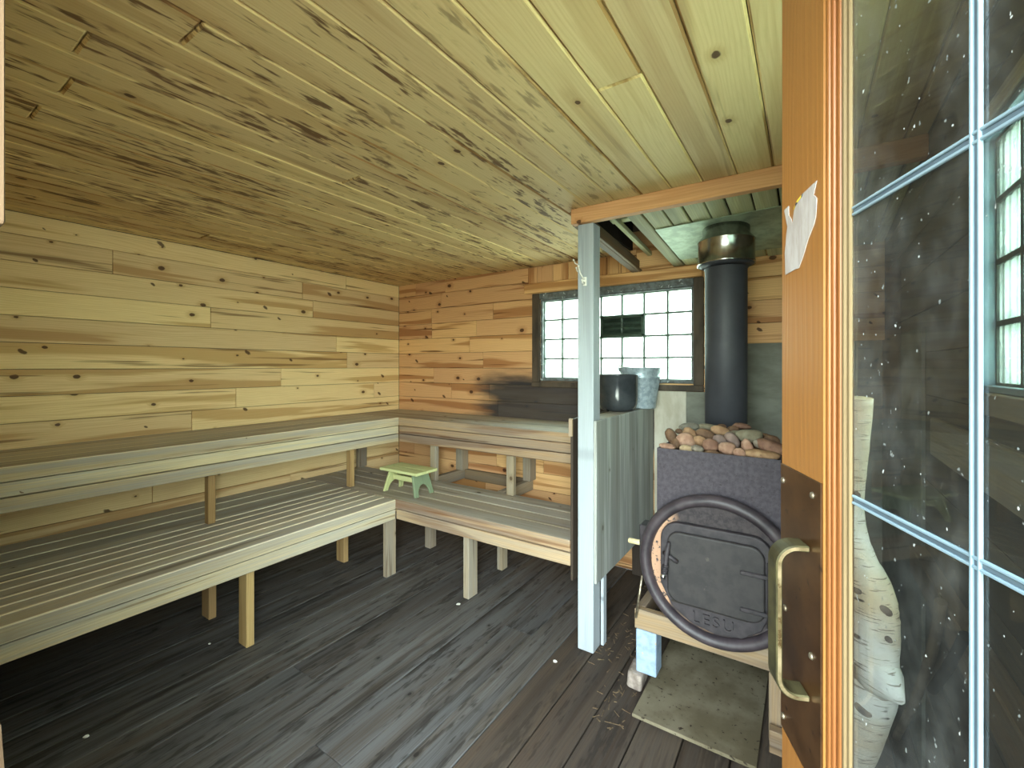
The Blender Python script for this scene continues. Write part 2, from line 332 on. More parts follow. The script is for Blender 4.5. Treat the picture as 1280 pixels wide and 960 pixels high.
def birch_mat():
    t = NT('birch_bark'); c = t.objc()
    base = t.mix(t.ramp(t.noise(t.scale(c, 6, 6, 9), 1, 4), 0.4, 0.66), lin(246, 242, 232), lin(222, 198, 162))
    l1 = t.noise(t.scale(c, 45, 45, 620), 1, 2, 0.5)
    col = t.mix(t.math('MULTIPLY', t.ramp(l1, 0.60, 0.66), 0.75), base, lin(120, 98, 78))
    k = t.noise(t.scale(c, 30, 30, 55), 1, 2, 0.4)
    col = t.mix(t.ramp(k, 0.68, 0.72), col, lin(70, 52, 42))
    return t.bsdf(col, 0.6, 0, 0.3, l1, 0.3, 0.002)
M['birch'] = birch_mat()
M['birch_cut'] = plain('birch_cut_end', lin(226, 204, 164), lin(190, 160, 118), 50, 0.8)
M['birch_knot'] = plain('birch_knot', lin(150, 130, 112), lin(90, 74, 64), 60, 0.8)
def glass_mat(name, tint, dirt=0.0, haze=0.0):
    t = NT(name); c = t.objc()
    tr = t.n('ShaderNodeBsdfTransparent', {'Color': (*tint, 1)})
    gl = t.n('ShaderNodeBsdfGlossy', {'Color': (1, 1, 1, 1), 'Roughness': 0.02})
    fr_ = t.n('ShaderNodeFresnel', {'IOR': 1.35}); bf = t.n('ShaderNodeNewGeometry').outputs['Backfacing']; fr = t.n('ShaderNodeMath', {0: fr_.outputs[0], 1: t.math('SUBTRACT', 1.0, bf)}, operation='MULTIPLY')
    mx = t.n('ShaderNodeMixShader', {0: fr.outputs[0]}); t.t.links.new(tr.outputs[0], mx.inputs[1]); t.t.links.new(gl.outputs[0], mx.inputs[2])
    df = t.n('ShaderNodeBsdfDiffuse', {'Color': (0.62, 0.64, 0.62, 1)})
    n1 = t.noise(t.scale(c, 170, 170, 120), 1, 2); n2 = t.noise(t.scale(c, 9, 9, 3.5), 1, 4); n3 = t.noise(t.scale(c, 45, 45, 30), 1, 3)
    sp = t.math('MULTIPLY', t.ramp(n1, 0.70, 0.76), 0.7)
    sm = t.math('MULTIPLY', t.ramp(t.math('ADD', t.math('MULTIPLY', n2, 0.7), t.math('MULTIPLY', n3, 0.3)), 0.45, 0.75), 0.08)
    f = t.math('ADD', t.math('MULTIPLY', t.math('ADD', sp, sm), dirt), haze, True)
    m2 = t.n('ShaderNodeMixShader', {0: f}); t.t.links.new(mx.outputs[0], m2.inputs[1]); t.t.links.new(df.outputs[0], m2.inputs[2])
    t.t.links.new(m2.outputs[0], t.out.inputs[0]); return t.m
M['door_glass'] = glass_mat('dirty_door_glass', (0.62, 0.635, 0.64), 1.0, 0.010)
def block_mat():
    t = NT('glass_block'); c = t.objc()
    n = t.noise(t.scale(c, 14, 14, 14), 1, 3)
    tr = t.n('ShaderNodeBsdfTransparent', {'Color': (0.86, 0.93, 0.88, 1)})
    tl = t.n('ShaderNodeBsdfTranslucent', {'Color': (0.88, 0.94, 0.9, 1)})
    m1 = t.n('ShaderNodeMixShader', {0: t.ramp(n, 0.3, 0.7, 0.25, 0.5)}); t.t.links.new(tr.outputs[0], m1.inputs[1]); t.t.links.new(tl.outputs[0], m1.inputs[2])
    gl = t.n('ShaderNodeBsdfGlossy', {'Color': (1, 1, 1, 1), 'Roughness': 0.1})
    fr_ = t.n('ShaderNodeFresnel', {'IOR': 1.4}); bf = t.n('ShaderNodeNewGeometry').outputs['Backfacing']; fr = t.n('ShaderNodeMath', {0: fr_.outputs[0], 1: t.math('SUBTRACT', 1.0, bf)}, operation='MULTIPLY')
    m2 = t.n('ShaderNodeMixShader', {0: fr.outputs[0]}); t.t.links.new(m1.outputs[0], m2.inputs[1]); t.t.links.new(gl.outputs[0], m2.inputs[2])
    t.t.links.new(m2.outputs[0], t.out.inputs[0]); return t.m
M['block'] = block_mat()

# ------------------------------------------------------------------ room shell
XL, XR, YB, YF, H = -3.43, 0.35, 3.12, 0.05, 2.255
BX0, BX1, BZ0, BZ1 = -1.79, -0.625, 1.335, 1.985       # back window hole
WY0, WY1, WZ0, WZ1 = 0.42, 1.53, 1.39, 2.0             # right window hole

def board_rows(mb, u0, u1, z0, z1, mk, rowh, zstart, hole=None, seglen=(0.7, 2.6), thick=0.02, gap=0.0015, stain=1.0):
    """horizontal boards in a vertical plane; mk(u, d, z) -> xyz"""
    z = zstart
    while z > z0: z -= rowh
    while z < z1:
        a, b = max(z, z0), min(z + rowh, z1); z += rowh
        if b - a < 0.01: continue
        parts = [(u0, u1, a, b)]
        if hole:
            hu0, hu1, hz0, hz1 = hole
            if b > hz0 and a < hz1:
                parts = [(u0, hu0, a, b), (hu1, u1, a, b)]
                if a < hz0 - 0.008: parts.append((hu0, hu1, a, hz0))
                if b > hz1 + 0.008: parts.append((hu0, hu1, hz1, b))
        for (p0, p1, za, zb) in parts:
            if p1 - p0 < 0.005: continue
            u = p0
            first = random.uniform(0.2, seglen[1])
            while u < p1 - 0.001:
                e = u + (first if u == p0 else random.uniform(*seglen))
                if p1 - e < 0.25: e = p1
                e = min(e, p1)
                mb.box(mk(u + gap, 0, za + gap), mk(e - gap, thick, zb - gap), grain=0 if abs(mk(1, 0, 0)[0] - mk(0, 0, 0)[0]) > 0.5 else 1, stain=stain)
                u = e

# floor
mb = MB()
x = -0.571
while x < XR: x += 0.1675
while x > XL - 0.2:
    a, b = max(x - 0.1675, XL - 0.1), min(x, XR + 0.1)
    gp = 0.003 if a > -1.15 else 0.0012
    if b - a > 0.02:
        if random.random() < 0.35:
            j = random.uniform(0.8, 2.6)
            mb.box((a + gp, -0.6, -0.03), (b - gp, j - 0.001, 0), grain=1, mi=2 if a > -1.15 else 0); mb.box((a + gp, j + 0.001, -0.03), (b - gp, YB, 0), grain=1, mi=2 if a > -1.15 else 0)
        else: mb.box((a + gp, -0.6, -0.03), (b - gp, YB, 0), grain=1, mi=2 if a > -1.15 else 0)
    x -= 0.1675
mb.box((XL - 0.1, -0.6, -0.08), (XR + 0.1, YB + 0.1, -0.031), mi=1)
tag(mb.build('floor', [M['floor'], M['attic'], M['floor_brown']], bevel=0.002), 'dark grey worn floorboards of the sauna', 'floor', kind='structure')

# left wall
mb = MB()
board_rows(mb, YF, YB, 0, H, lambda u, d, z: (XL - d, u, z), 0.1405, 0.03)
mb.box((XL - 0.1, YF - 0.1, 0), (XL - 0.021, YB + 0.1, H + 0.2), mi=1)
tag(mb.build('wall_left', [M['pine_left'], M['ext']], bevel=0.0012), 'pine plank wall behind the long left benches', 'wall', kind='structure')
# back wall
mb = MB()
board_rows(mb, XL, XR, 0, H + 0.15, lambda u, d, z: (u, YB + d, z), 0.1405, 0.03, hole=(BX0, BX1, BZ0, BZ1), seglen=(0.35, 1.3))
for (a, b, c, d) in ((XL - 0.1, BX0, 0, 2.5), (BX1, XR + 0.1, 0, 2.5), (BX0, BX1, 0, BZ0), (BX0, BX1, BZ1, 2.5)):
    mb.box((a, YB + 0.021, c), (b, YB + 0.1, d), mi=1)
tag(mb.build('wall_back', [M['pine_back'], M['ext']], bevel=0.0012), 'orange pine plank back wall with sooty boards under the window', 'wall', kind='structure')
# right wall
mb = MB()
board_rows(mb, YF, YB, 0, H + 0.15, lambda u, d, z: (XR + d, u, z), 0.15, 0.0, hole=(WY0, WY1, WZ0, WZ1))
for (a, b, c, d) in ((YF - 0.1, WY0, 0, 2.5), (WY1, YB + 0.1, 0, 2.5), (WY0, WY1, 0, WZ0), (WY0, WY1, WZ1, 2.5)):
    mb.box((XR + 0.021, a, c), (XR + 0.1, b, d), mi=1)
tag(mb.build('wall_right', [M['right_wall'], M['ext']], bevel=0.0012), 'dim grey plank wall behind the glass door', 'wall', kind='structure')
# front wall with the doorway the camera stands in
DX0, DX1, DZ = -0.64, 0.33, 2.1
mb = MB()
board_rows(mb, XL, DX0, 0, H, lambda u, d, z: (u, YF - d, z), 0.1405, 0.03)
mb.box((XL - 0.1, YF - 0.1, 0), (DX0, YF - 0.021, 2.5), mi=1)
mb.box((DX0, YF - 0.1, DZ), (DX1, YF, 2.5), mi=1, grain=0)
mb.box((DX1, YF - 0.1, 0), (XR + 0.1, YF, 2.5), mi=1)
tag(mb.build('wall_front', [M['pine_left'], M['ext']], bevel=0.0012), 'wall around the doorway the view looks in from', 'wall', kind='structure')
mb = MB(); mb.box((-0.69, YF, 1.571), (-0.5745, YF + 0.03, H - 0.002)); mb.box((-0.69, YF + 0.004, 1.555), (-0.580, YF + 0.026, 1.571), mi=1)
tag(mb.build('trim_1', [M['jamb'], M['attic']], bevel=0.004, seg=2), 'worn upper strip of doorway trim at the far left edge', 'trim', kind='structure')
mb = MB(); mb.prism([(-0.69, 0.0), (-0.558, 0.0), (-0.5745, 1.09), (-0.594, 1.135), (-0.69, 1.135)], 1, YF, YF + 0.03, grain=2)
tag(mb.build('trim_2', M['jamb'], bevel=0.003), 'pale lower doorway trim at the bottom left corner', 'trim', kind='structure')

# ceiling
mb = MB()
W = 0.1335; k = -30
joints = {}
def seamk(X): return math.floor((X + 0.514) / W)
for (jx, jy) in ((-0.46, 1.225), (-1.486, 0.335), (-1.243, 0.473), (-1.778, 0.362), (-2.05, 0.3435)): joints[seamk(jx)] = jy
for k in range(-24, 8):
    a, b = -0.514 + W * k, -0.514 + W * (k + 1)
    a, b = max(a, XL), min(b, XR)
    if b - a < 0.01: continue
    y1 = YB if b < -1.0 else 2.12
    stn = 1.0 if b < -0.9 else (0.55 if b < -0.62 else 0.05)
    cuts = [YF]
    if k in joints: cuts.append(joints[k])
    elif random.random() < 0.4 and b < -1.0: cuts.append(random.uniform(1.2, 2.8))
    cuts.append(y1)
    for c0, c1 in zip(cuts[:-1], cuts[1:]):
        mb.box((a + 0.0012, c0 + 0.0015, H), (b - 0.0012, c1 - 0.0015, H + 0.02), grain=1, stain=stn)
tag(mb.build('ceiling', [M['ceil'], M['ceil_edge']], bevel=0.006, seg=1, edge=1), 'tongue and groove pine ceiling with mildew streaks', 'ceiling', kind='structure')
mb = MB(); mb.box((XL - 0.1, -0.05, 2.48), (XR + 0.1, YB + 0.1, 2.5))
mb.box((-1.06, 2.13, H + 0.02), (-1.035, YB, 2.48)); mb.box((-1.035, 2.121, 2.262), (XR, 2.13, 2.48))
tag(mb.build('roof', M['attic']), 'dark boards of the roof seen in the hole above the stove', 'roof', kind='structure')
# header beam
mb = MB(); mb.box((-1.012, 2.075, 2.177), (XR - 0.001, 2.12, 2.2545), grain=0, tone=0.5)
tag(mb.build('ceiling_beam', M['beam'], bevel=0.003), 'fresh orange header beam across the ceiling, on the white post', 'beam', kind='structure')

# sloping roof deck over the stove
mb = MB()
SL = -0.08
def decky(y): return 2.20 + SL * (y - 2.1)
def deck_board(x0, x1, y0, y1, dz=0.0):
    vs = mb.box((x0, y0, 0), (x1, y1, 0.022), grain=1)
    for v in vs: v.co.z += decky(v.co.y) + dz
xs = [-0.755, -0.678, -0.578, -0.490, -0.394, -0.310, -0.205, -0.105, -0.005, 0.10, 0.20, 0.30, 0.349]
for i, (a, b) in enumerate(zip(xs[:-1], xs[1:])):
    g = 0.004
    if i == 1: deck_board(a + g, b - g, 2.121, 2.52); deck_board(a + g, b - g, 2.86, YB - 0.002)
    else: deck_board(a + g, b - g, 2.121, YB - 0.002, 0.004 * (i % 2))
tag(mb.build('roof_deck', M['roofdeck'], bevel=0.004), 'greenish weathered roof boards over the stove', 'roof', kind='structure')
mb = MB()
for (x0, x1, y0, dz, hh) in ((-1.03, -0.985, 2.35, -0.012, 0.09), ):
    vs = mb.box((x0, 2.13, 0), (x1, YB - 0.002, hh), grain=1)
    for v in vs: v.co.z += decky(v.co.y) + dz
vs = mb.box((-0.983, 2.13, 0), (-0.965, YB - 0.002, 0.02), grain=1)
for v in vs: v.co.z += decky(v.co.y) - 0.012
tag(mb.build('roof_joist', M['dark_wood'], bevel=0.003), 'dark rough joist beside the hole in the roof boards', 'joist', kind='structure')
mb = MB(); vs = mb.box((-0.93, 2.13, 0), (-0.90, YB - 0.002, 0.03), grain=1)
for v in vs: v.co.z += decky(v.co.y) + 0.10
vs = mb.box((-0.97, 2.5, 0), (-0.756, 2.56, 0.02), grain=0)
for v in vs: v.co.z += decky(v.co.y) + 0.135
tag(mb.build('roof_lath', M['roofdeck'], bevel=0.003), 'broken pale lath inside the roof hole', 'lath', kind='structure')

# window header trim on the back wall
mb = MB(); mb.box((-1.93, YB - 0.035, 2.035), (-0.565, YB, 2.118), grain=0)
tag(mb.build('trim_3', M['pine_back'], bevel=0.012, seg=2), 'rounded orange header board above the block window', 'trim', kind='structure')
mb = MB(); xx = -1.90
while xx < -1.06:
    w = random.uniform(0.06, 0.15); mb.box((xx + 0.003, YB - 0.02, 2.12), (min(xx + w, -1.05), YB, 2.248), grain=2); xx += w
tag(mb.build('trim_4', M['pine_back'], bevel=0.003), 'short upright offcuts between header board and ceiling', 'trim', kind='structure')
# rails on the right wall
mb = MB(); mb.box((XR - 0.02, 0.6, 1.165), (XR, 1.95, 1.285), grain=1)
tag(mb.build('trim_5', M['bench_grey'], bevel=0.004), 'pale rough board on the right wall below the window', 'trim', kind='structure')
mb = MB(); mb.box((XR - 0.045, 0.6, 0.72), (XR, 2.12, 0.815), grain=1)
tag(mb.build('trim_6', M['stand_wood'], bevel=0.004), 'brown wooden rail low on the right wall behind the door glass', 'trim', kind='structure')

# ------------------------------------------------------------------ windows
def block_window(name, mkp, u0, u1, z0, z1, nu, nz, skip, label, ribs=False):
    """mkp(u, d, z): d grows outwards"""
    w = Root(name, mkp((u0 + u1) / 2, 0.03, z0), label, 'window', kind='structure')
    du, dz = (u1 - u0) / nu, (z1 - z0) / nz
    g = w.mb(); m = w.mb()
    for i in range(nu):
        for j in range(nz):
            if (i, j) in skip: continue
            a, b = u0 + du * i + 0.004, u0 + du * (i + 1) - 0.004; c, d = z0 + dz * j + 0.004, z0 + dz * (j + 1) - 0.004
            if ribs:
                n = 7
                for q in range(n):
                    e0, e1 = a + (b - a) * q / n, a + (b - a) * (q + 1) / n
                    g.box(mkp(e0 + 0.001, 0.027 + 0.003 * (q % 2), c), mkp(e1 - 0.001, 0.06, d))
            else: g.box(mkp(a, 0.03, c), mkp(b, 0.06, d))
    w.add(g, 'glass_block_panes', M['block'], bevel=0.0 if ribs else 0.004, seg=2)
    for i in range(nu + 1):
        m.box(mkp(u0 + du * i - 0.0065, 0.022, z0), mkp(u0 + du * i + 0.0065, 0.058, z1))
    for j in range(nz + 1):
        m.box(mkp(u0, 0.0225, z0 + dz * j - 0.0065), mkp(u1, 0.058, z0 + dz * j + 0.0065))
    w.add(m, 'mortar_grid', M['mortar'])
    return w
bk = lambda u, d, z: Vector((u, YB + d, z))
w1 = block_window('window_1', bk, -1.768, -0.64, 1.357, 1.973, 7, 4, {(3, 2), (4, 2)}, 'glass block window in the back wall with a small vent')
fr = w1.mb()
fr.box((BX0 + 0.0005, YB - 0.006, 1.973), (BX1 - 0.0005, YB + 0.06, BZ1 - 0.0005)); fr.box((BX0 + 0.0005, YB - 0.006, BZ0 + 0.0005), (BX1 - 0.0005, YB + 0.06, 1.357))
fr.box((BX0 + 0.0005, YB - 0.006, 1.357), (-1.768, YB + 0.06, 1.973)); fr.box((-0.64, YB - 0.006, 1.357), (BX1 - 0.0005, YB + 0.06, 1.973))
w1.add(fr, 'frame', M['frame_grey'], bevel=0.004)
cs = w1.mb()
cs.box((-1.858, YB - 0.022, 1.325), (BX0, YB - 0.0005, 2.034)); cs.box((BX1, YB - 0.022, 1.325), (-0.562, YB - 0.0005, 2.034))
cs.box((-1.858, YB - 0.03, 1.285), (-0.562, YB - 0.0005, 1.325)); cs.box((BX0, YB - 0.018, BZ1), (BX1, YB - 0.0005, 2.034), mi=1)
w1.add(cs, 'casing', [M['frame_brown'], M['frame_grey']], bevel=0.004)
ve = w1.mb()
vx0, vx1, vz0, vz1 = -1.768 + 3 * 1.128 / 7, -1.768 + 5 * 1.128 / 7, 1.357 + 2 * 0.154, 1.357 + 3 * 0.154
for (a, b, c, d) in ((vx0, vx0 + 0.018, vz0, vz1), (vx1 - 0.018, vx1, vz0, vz1), (vx0, vx1, vz0, vz0 + 0.018), (vx0, vx1, vz1 - 0.018, vz1)):
    ve.box((a, YB + 0.012, c), (b, YB + 0.06, d))
ve.box((vx0, YB + 0.055, vz0), (vx1, YB + 0.06, vz1))
vent = w1.add(ve, 'vent', M['louvre'], bevel=0.002)
for k in range(3):
    zc = vz0 + 0.018 + (vz1 - vz0 - 0.036) * (k + 0.5) / 3
    sl = w1.mb(); sl.box((vx0 + 0.019, -0.022, -0.003), (vx1 - 0.019, 0.022, 0.003), M=Matrix.Translation((0, YB + 0.036, zc)) @ Matrix.Rotation(R(38), 4, 'X'))
    o = w1.add(sl, 'louvre_slat', M['louvre'], parent=vent)
rt = lambda u, d, z: Vector((XR + d, u, z))
w2 = block_window('window_2', rt, WY0 + 0.015, WY1 - 0.015, WZ0 + 0.015, WZ1 - 0.015, 7, 4, set(), 'glass block window in the right wall seen through the door glass', ribs=True)
fr = w2.mb()
for (a, b, c, d) in ((WY0 + 0.0005, WY0 + 0.015, WZ0 + 0.0005, WZ1 - 0.0005), (WY1 - 0.015, WY1 - 0.0005, WZ0 + 0.0005, WZ1 - 0.0005), (WY0 + 0.0005, WY1 - 0.0005, WZ0 + 0.0005, WZ0 + 0.015), (WY0 + 0.0005, WY1 - 0.0005, WZ1 - 0.015, WZ1 - 0.0005)):
    fr.box((XR - 0.004, a, c), (XR + 0.06, b, d))
w2.add(fr, 'frame', M['grille'], bevel=0.002)
cs = w2.mb()
cs.box((XR - 0.012, WY1, WZ0 - 0.05), (XR - 0.0005, WY1 + 0.03, WZ1 + 0.04)); cs.box((XR - 0.02, WY0, WZ0 - 0.05), (XR - 0.0005, WY1, WZ0)); cs.box((XR - 0.012, WY0, WZ1), (XR - 0.0005, WY1, WZ1 + 0.04))
w2.add(cs, 'casing', M['bench_new'], bevel=0.003)

# ------------------------------------------------------------------ benches
XFU, XFL, YFU, YFL = -2.84, -2.36, 2.585, 2.12      # front faces of the benches
ZU, ZL = 1.023, 0.535
XEND = -1.04
# upper left
b = Root('upper_bench', (-3.1, 1.3, ZL), 'upper pale pine bench running along the left wall', 'bench', 'sauna benches')
s = b.mb(); ed = [XL + 0.003, -3.29, -3.15, -2.995, XFU]
for i, (a, c) in enumerate(zip(ed[:-1], ed[1:])):
    s.box((a + 0.002, YF + 0.035, ZU - (0.064 if i == 3 else 0.04)), (c - (0.002 if i < 3 else 0), YFU - 0.002, ZU), grain=1, mi=1 if i == 3 else 0, topmi=0)
b.add(s, 'seat', [M['bench_grey'], M['bench_new'], M['bench_edge']], bevel=0.004, seg=2, edge=2)
for zt in (ZU - 0.0685, ZU - 0.136):
    f = b.mb(); f.box((XFU - 0.04, YF + 0.035, zt - 0.062), (XFU - 0.003, YFU - 0.002, zt), grain=1); b.add(f, 'fascia', M['bench_new'], bevel=0.003)
for y in (0.25, 1.18, 2.14):
    l = b.mb(); l.box((-2.93, y, ZL + 0.001), (XFU - 0.044, y + 0.04, ZU - 0.066), mi=0); b.add(l, 'leg', M['bench_fresh'], bevel=0.003)
# upper back
b = Root('upper_bench', (-2.2, 2.85, 0), 'upper bench along the back wall under the block window', 'bench', 'sauna benches')
s = b.mb(); ed = [YFU, 2.735, 2.87, 2.995, YB - 0.003]
for i, (a, c) in enumerate(zip(ed[:-1], ed[1:])):
    s.box((XL + 0.003 if i else XL + 0.003, a + (0.0 if i == 0 else 0.002), ZU - (0.064 if i == 0 else 0.04)), (XEND, c - 0.002, ZU), grain=0, mi=1 if i == 0 else 0, topmi=0)
b.add(s, 'seat', [M['bench_grey'], M['bench_worn']], bevel=0.004, seg=2)
for zt in (ZU - 0.0685, ZU - 0.136):
    f = b.mb(); f.box((XFU - 0.002, YFU + 0.003, zt - 0.062), (XEND, YFU + 0.04, zt), grain=0); b.add(f, 'fascia', M['bench_worn'], bevel=0.003)
for x in (-2.53, -1.79):
    l = b.mb(); l.box((x, YFU + 0.043, ZL + 0.001), (x + 0.04, YFU + 0.074, ZU - 0.066)) if False else l.box((x, YFU + 0.0435, 0.001 if False else ZL + 0.001), (x + 0.06, YFU + 0.083, ZU - 0.066)); b.add(l, 'leg', M['leg_grey'], bevel=0.003)
for x in (-2.6, -1.90):
    l = b.mb(); l.box((x, YB - 0.095, ZL + 0.001), (x + 0.07, YB - 0.004, ZU - 0.042)); b.add(l, 'leg', M['leg_grey'], bevel=0.003)
l = b.mb(); l.box((-3.42, 2.60, ZL + 0.001), (-3.38, 2.69, ZU - 0.042)); b.add(l, 'leg', M['leg_grey'], bevel=0.003)
# lower left
b = Root('lower_bench', (-2.9, 1.1, 0), 'long lower slatted bench in front of the left wall', 'bench', 'sauna benches')
s = b.mb(); ed = [XL + 0.003, -3.28, -3.13, -2.93, -2.84, -2.745, -2.65, -2.56, -2.47, XFL]
for i, (a, c) in enumerate(zip(ed[:-1], ed[1:])):
    last = i == len(ed) - 2
    s.box((a + 0.004, YF + 0.035, ZL - (0.064 if last else 0.038)), (c - (0 if last else 0.004), YFL - 0.002, ZL), grain=1, mi=1 if last else 0, topmi=0)
b.add(s, 'seat', [M['bench_grey'], M['bench_new'], M['bench_edge']], bevel=0.005, seg=2, edge=2)
f = b.mb(); f.box((XFL - 0.04, YF + 0.035, ZL - 0.135), (XFL - 0.003, YFL - 0.002, ZL - 0.069), grain=1); b.add(f, 'fascia', M['bench_new'], bevel=0.003)
for y in (0.25, 1.16):
    l = b.mb(); l.box((-2.485, y, 0), (XFL - 0.044, y + 0.04, ZL - 0.0655)); b.add(l, 'leg', M['bench_fresh'], bevel=0.003)
l = b.mb(); l.box((-2.44, 2.075, 0), (-2.404, 2.16, ZL - 0.0655)); b.add(l, 'leg', M['leg_grey'], bevel=0.003)
for y in (0.25, 1.17, 2.06):
    l = b.mb(); l.box((-2.94, y, 0), (-2.85, y + 0.04, ZL - 0.04)); b.add(l, 'leg', M['bench_fresh'], bevel=0.003)
# lower back
b = Root('lower_bench', (-2.2, 2.4, 0), 'short lower bench at the back with a worn splintered front edge', 'bench', 'sauna benches')
s = b.mb(); ed = [YFL, 2.27, 2.405, 2.53, 2.672]
for i, (a, c) in enumerate(zip(ed[:-1], ed[1:])):
    s.box(((XL + 0.003), a + (0.0 if i == 0 else 0.0015), ZL - (0.064 if i == 0 else 0.038)), (XEND, c - 0.0015, ZL), grain=0, mi=1 if i == 0 else 0, topmi=0)
b.add(s, 'seat', [M['bench_grey'], M['bench_worn']], bevel=0.009, seg=3)
f = b.mb(); f.box((XFL - 0.002, YFL + 0.003, ZL - 0.135), (XEND, YFL + 0.04, ZL - 0.069), grain=0); b.add(f, 'fascia', M['bench_worn'], bevel=0.003)
l = b.mb(); l.box((-1.80, YFL + 0.044, 0), (-1.755, YFL + 0.134, ZL - 0.066)); b.add(l, 'leg', M['leg_grey'], bevel=0.003)
l = b.mb(); l.box((-1.85, 2.6, 0), (-1.805, 2.67, ZL - 0.09)); b.add(l, 'leg', M['leg_grey'], bevel=0.003)
l = b.mb(); l.box((-2.56, 2.6, 0), (-2.50, 2.67, ZL - 0.09)); b.add(l, 'leg', M['leg_grey'], bevel=0.003)
for x in (-2.6, -1.9):
    l = b.mb(); l.box((x, 2.675, ZL - 0.085), (x + 0.045, YB - 0.004, ZL), grain=1); b.add(l, 'cross_support', M['leg_grey'], bevel=0.003)
l = b.mb(); l.box((-2.554, YB - 0.03, ZL - 0.09), (-1.901, YB - 0.002, ZL), grain=0); b.add(l, 'wall_cleat', M['stand_wood'], bevel=0.003)

# ------------------------------------------------------------------ post, partition
p = MB((-0.945, 2.15, 0)); p.box((-0.985, 2.10, 0.001), (-0.899, 2.188, 2.1765), grain=2, tone=0.5)
tag(p.build('support_post', M['post'], bevel=0.004, seg=2), 'pale blue white wooden post holding up the orange beam', 'post')
pt = Root('partition', (-0.97, 2.6, 0.0), 'whitewashed box partition between benches and stove', 'partition')
q = pt.mb(); q.box((-0.897, 2.10, 0.355), (-0.882, 3.09, 1.175), grain=2); pt.add(q, 'stove_side_panel', M['panel_wash'], bevel=0.002)
q = pt.mb(); q.box((-0.898, 2.192, 0.0), (-0.882, 2.235, 0.354), grain=2); q.box((-0.897, 3.05, 0), (-0.882, 3.095, 0.354), grain=2, mi=0) ; pt.add(q, 'corner_leg', M['post'], bevel=0.002)
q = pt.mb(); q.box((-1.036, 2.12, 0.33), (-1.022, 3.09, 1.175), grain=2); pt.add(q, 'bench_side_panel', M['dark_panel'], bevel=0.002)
q = pt.mb(); q.box((-1.039, 2.102, 1.085), (-1.02, 2.119, 1.178), grain=2); pt.add(q, 'end_block', M['bench_worn'], bevel=0.002)
q = pt.mb(); q.box((-1.021, 3.06, 0.0), (-0.898, 3.08, 1.15), grain=2); pt.add(q, 'added_dark_board', M['dark_panel'], bevel=0.002)  # dark board added to cover the brightly lit wall behind the partition
q = pt.mb(); q.box((-1.021, 2.192, 1.152), (-0.898, 3.09, 1.172), grain=1); pt.add(q, 'top_shelf', M['bench_grey'], bevel=0.002)

# hooks on the post
def hook(loc, pts, plate, label):
    h = Root('coat_hook', loc, label, 'hook', 'coat hooks on the white post')
    for pl in pts:
        m = h.mb(); m.tube(pl, 0.0035, 8); m.lathe([(0.0, -0.006), (0.005, -0.003), (0.006, 0.0), (0.005, 0.003), (0.0005, 0.006)], pl[-1], 2, 10); h.add(m, 'prong', M['hookwhite'])
    m = h.mb(); m.box(*plate); h.add(m, 'base_plate', M['hookwhite'], bevel=0.002)
yh = 2.145
hook((-0.986, yh, 1.97), [[(-0.988, yh, 1.985), (-1.005, yh, 1.984), (-1.02, yh, 1.992), (-1.03, yh, 2.012)], [(-0.988, yh, 1.945), (-1.0, yh, 1.944), (-1.01, yh, 1.952), (-1.013, yh, 1.968)]],
     ((-0.989, yh - 0.008, 1.93), (-0.9853, yh + 0.008, 2.0)), 'white double coat hook on the left side of the post')
hook((-0.94, 2.10, 1.88), [[(-0.945, 2.097, 1.89), (-0.948, 2.08, 1.90), (-0.955, 2.065, 1.92), (-0.962, 2.06, 1.955)], [(-0.945, 2.097, 1.875), (-0.945, 2.08, 1.868), (-0.945, 2.07, 1.872), (-0.945, 2.066, 1.885)]],
     ((-0.955, 2.0965, 1.86), (-0.935, 2.0997, 1.905)), 'white coat hook on the front face of the post')

# pot and bucket
pot = Root('cooking_pot', (-0.995, 2.705, 1.173), 'dark grey enamel pot on the partition next to the post', 'pot')
m = pot.mb(); c = (-0.995, 2.705, 1.173)
m.lathe([(0.0005, 0), (0.085, 0.0), (0.108, 0.012), (0.121, 0.045), (0.125, 0.10), (0.125, 0.218), (0.129, 0.222), (0.129, 0.227), (0.123, 0.227), (0.121, 0.10), (0.105, 0.02), (0.0005, 0.012)], c, 2, 56)
pot.add(m, 'pot_body', M['enamel'])
m = pot.mb(); 
for sgn in (1,):
    ang = R(200); e = Vector((math.cos(ang), math.sin(ang), 0)); tt = Vector((-math.sin(ang), math.cos(ang), 0))
    cc = Vector(c) + Vector((0, 0, 0.19))
    m.tube([cc + e * 0.125 + tt * -0.04, cc + e * 0.145 + tt * -0.035, cc + e * 0.155, cc + e * 0.145 + tt * 0.035, cc + e * 0.125 + tt * 0.04], 0.006, 8)
pot.add(m, 'handle', M['enamel'])
bu = Root('metal_bucket', (-0.935, 2.965, 1.173), 'galvanised metal bucket on the partition in front of the window', 'bucket')
m = bu.mb(); c = (-0.935, 2.965, 1.173)
m.lathe([(0.0005, 0.006), (0.094, 0.006), (0.098, 0.0), (0.100, 0.008), (0.128, 0.20), (0.1315, 0.207), (0.129, 0.212), (0.136, 0.262), (0.140, 0.266), (0.138, 0.271), (0.133, 0.268), (0.094, 0.014), (0.0005, 0.012)], c, 2, 56)
bu.add(m, 'bucket_body', M['bucket'])
for sgn in (1, -1):
    e = Vector((RX * sgn, RY * sgn * 0.9, 0)).normalized(); cc = Vector(c) + e * 0.137 + Vector((0, 0, 0.262))
    m = bu.mb(); m.tube([cc + Vector((0, 0, -0.02)), cc + e * 0.004, cc + Vector((0, 0, 0.018)) + e * 0.002, cc + Vector((0, 0, 0.026)) - e * 0.004, cc + Vector((0, 0, 0.02)) - e * 0.012], 0.0045, 8); bu.add(m, 'handle_ear', M['bucket'])
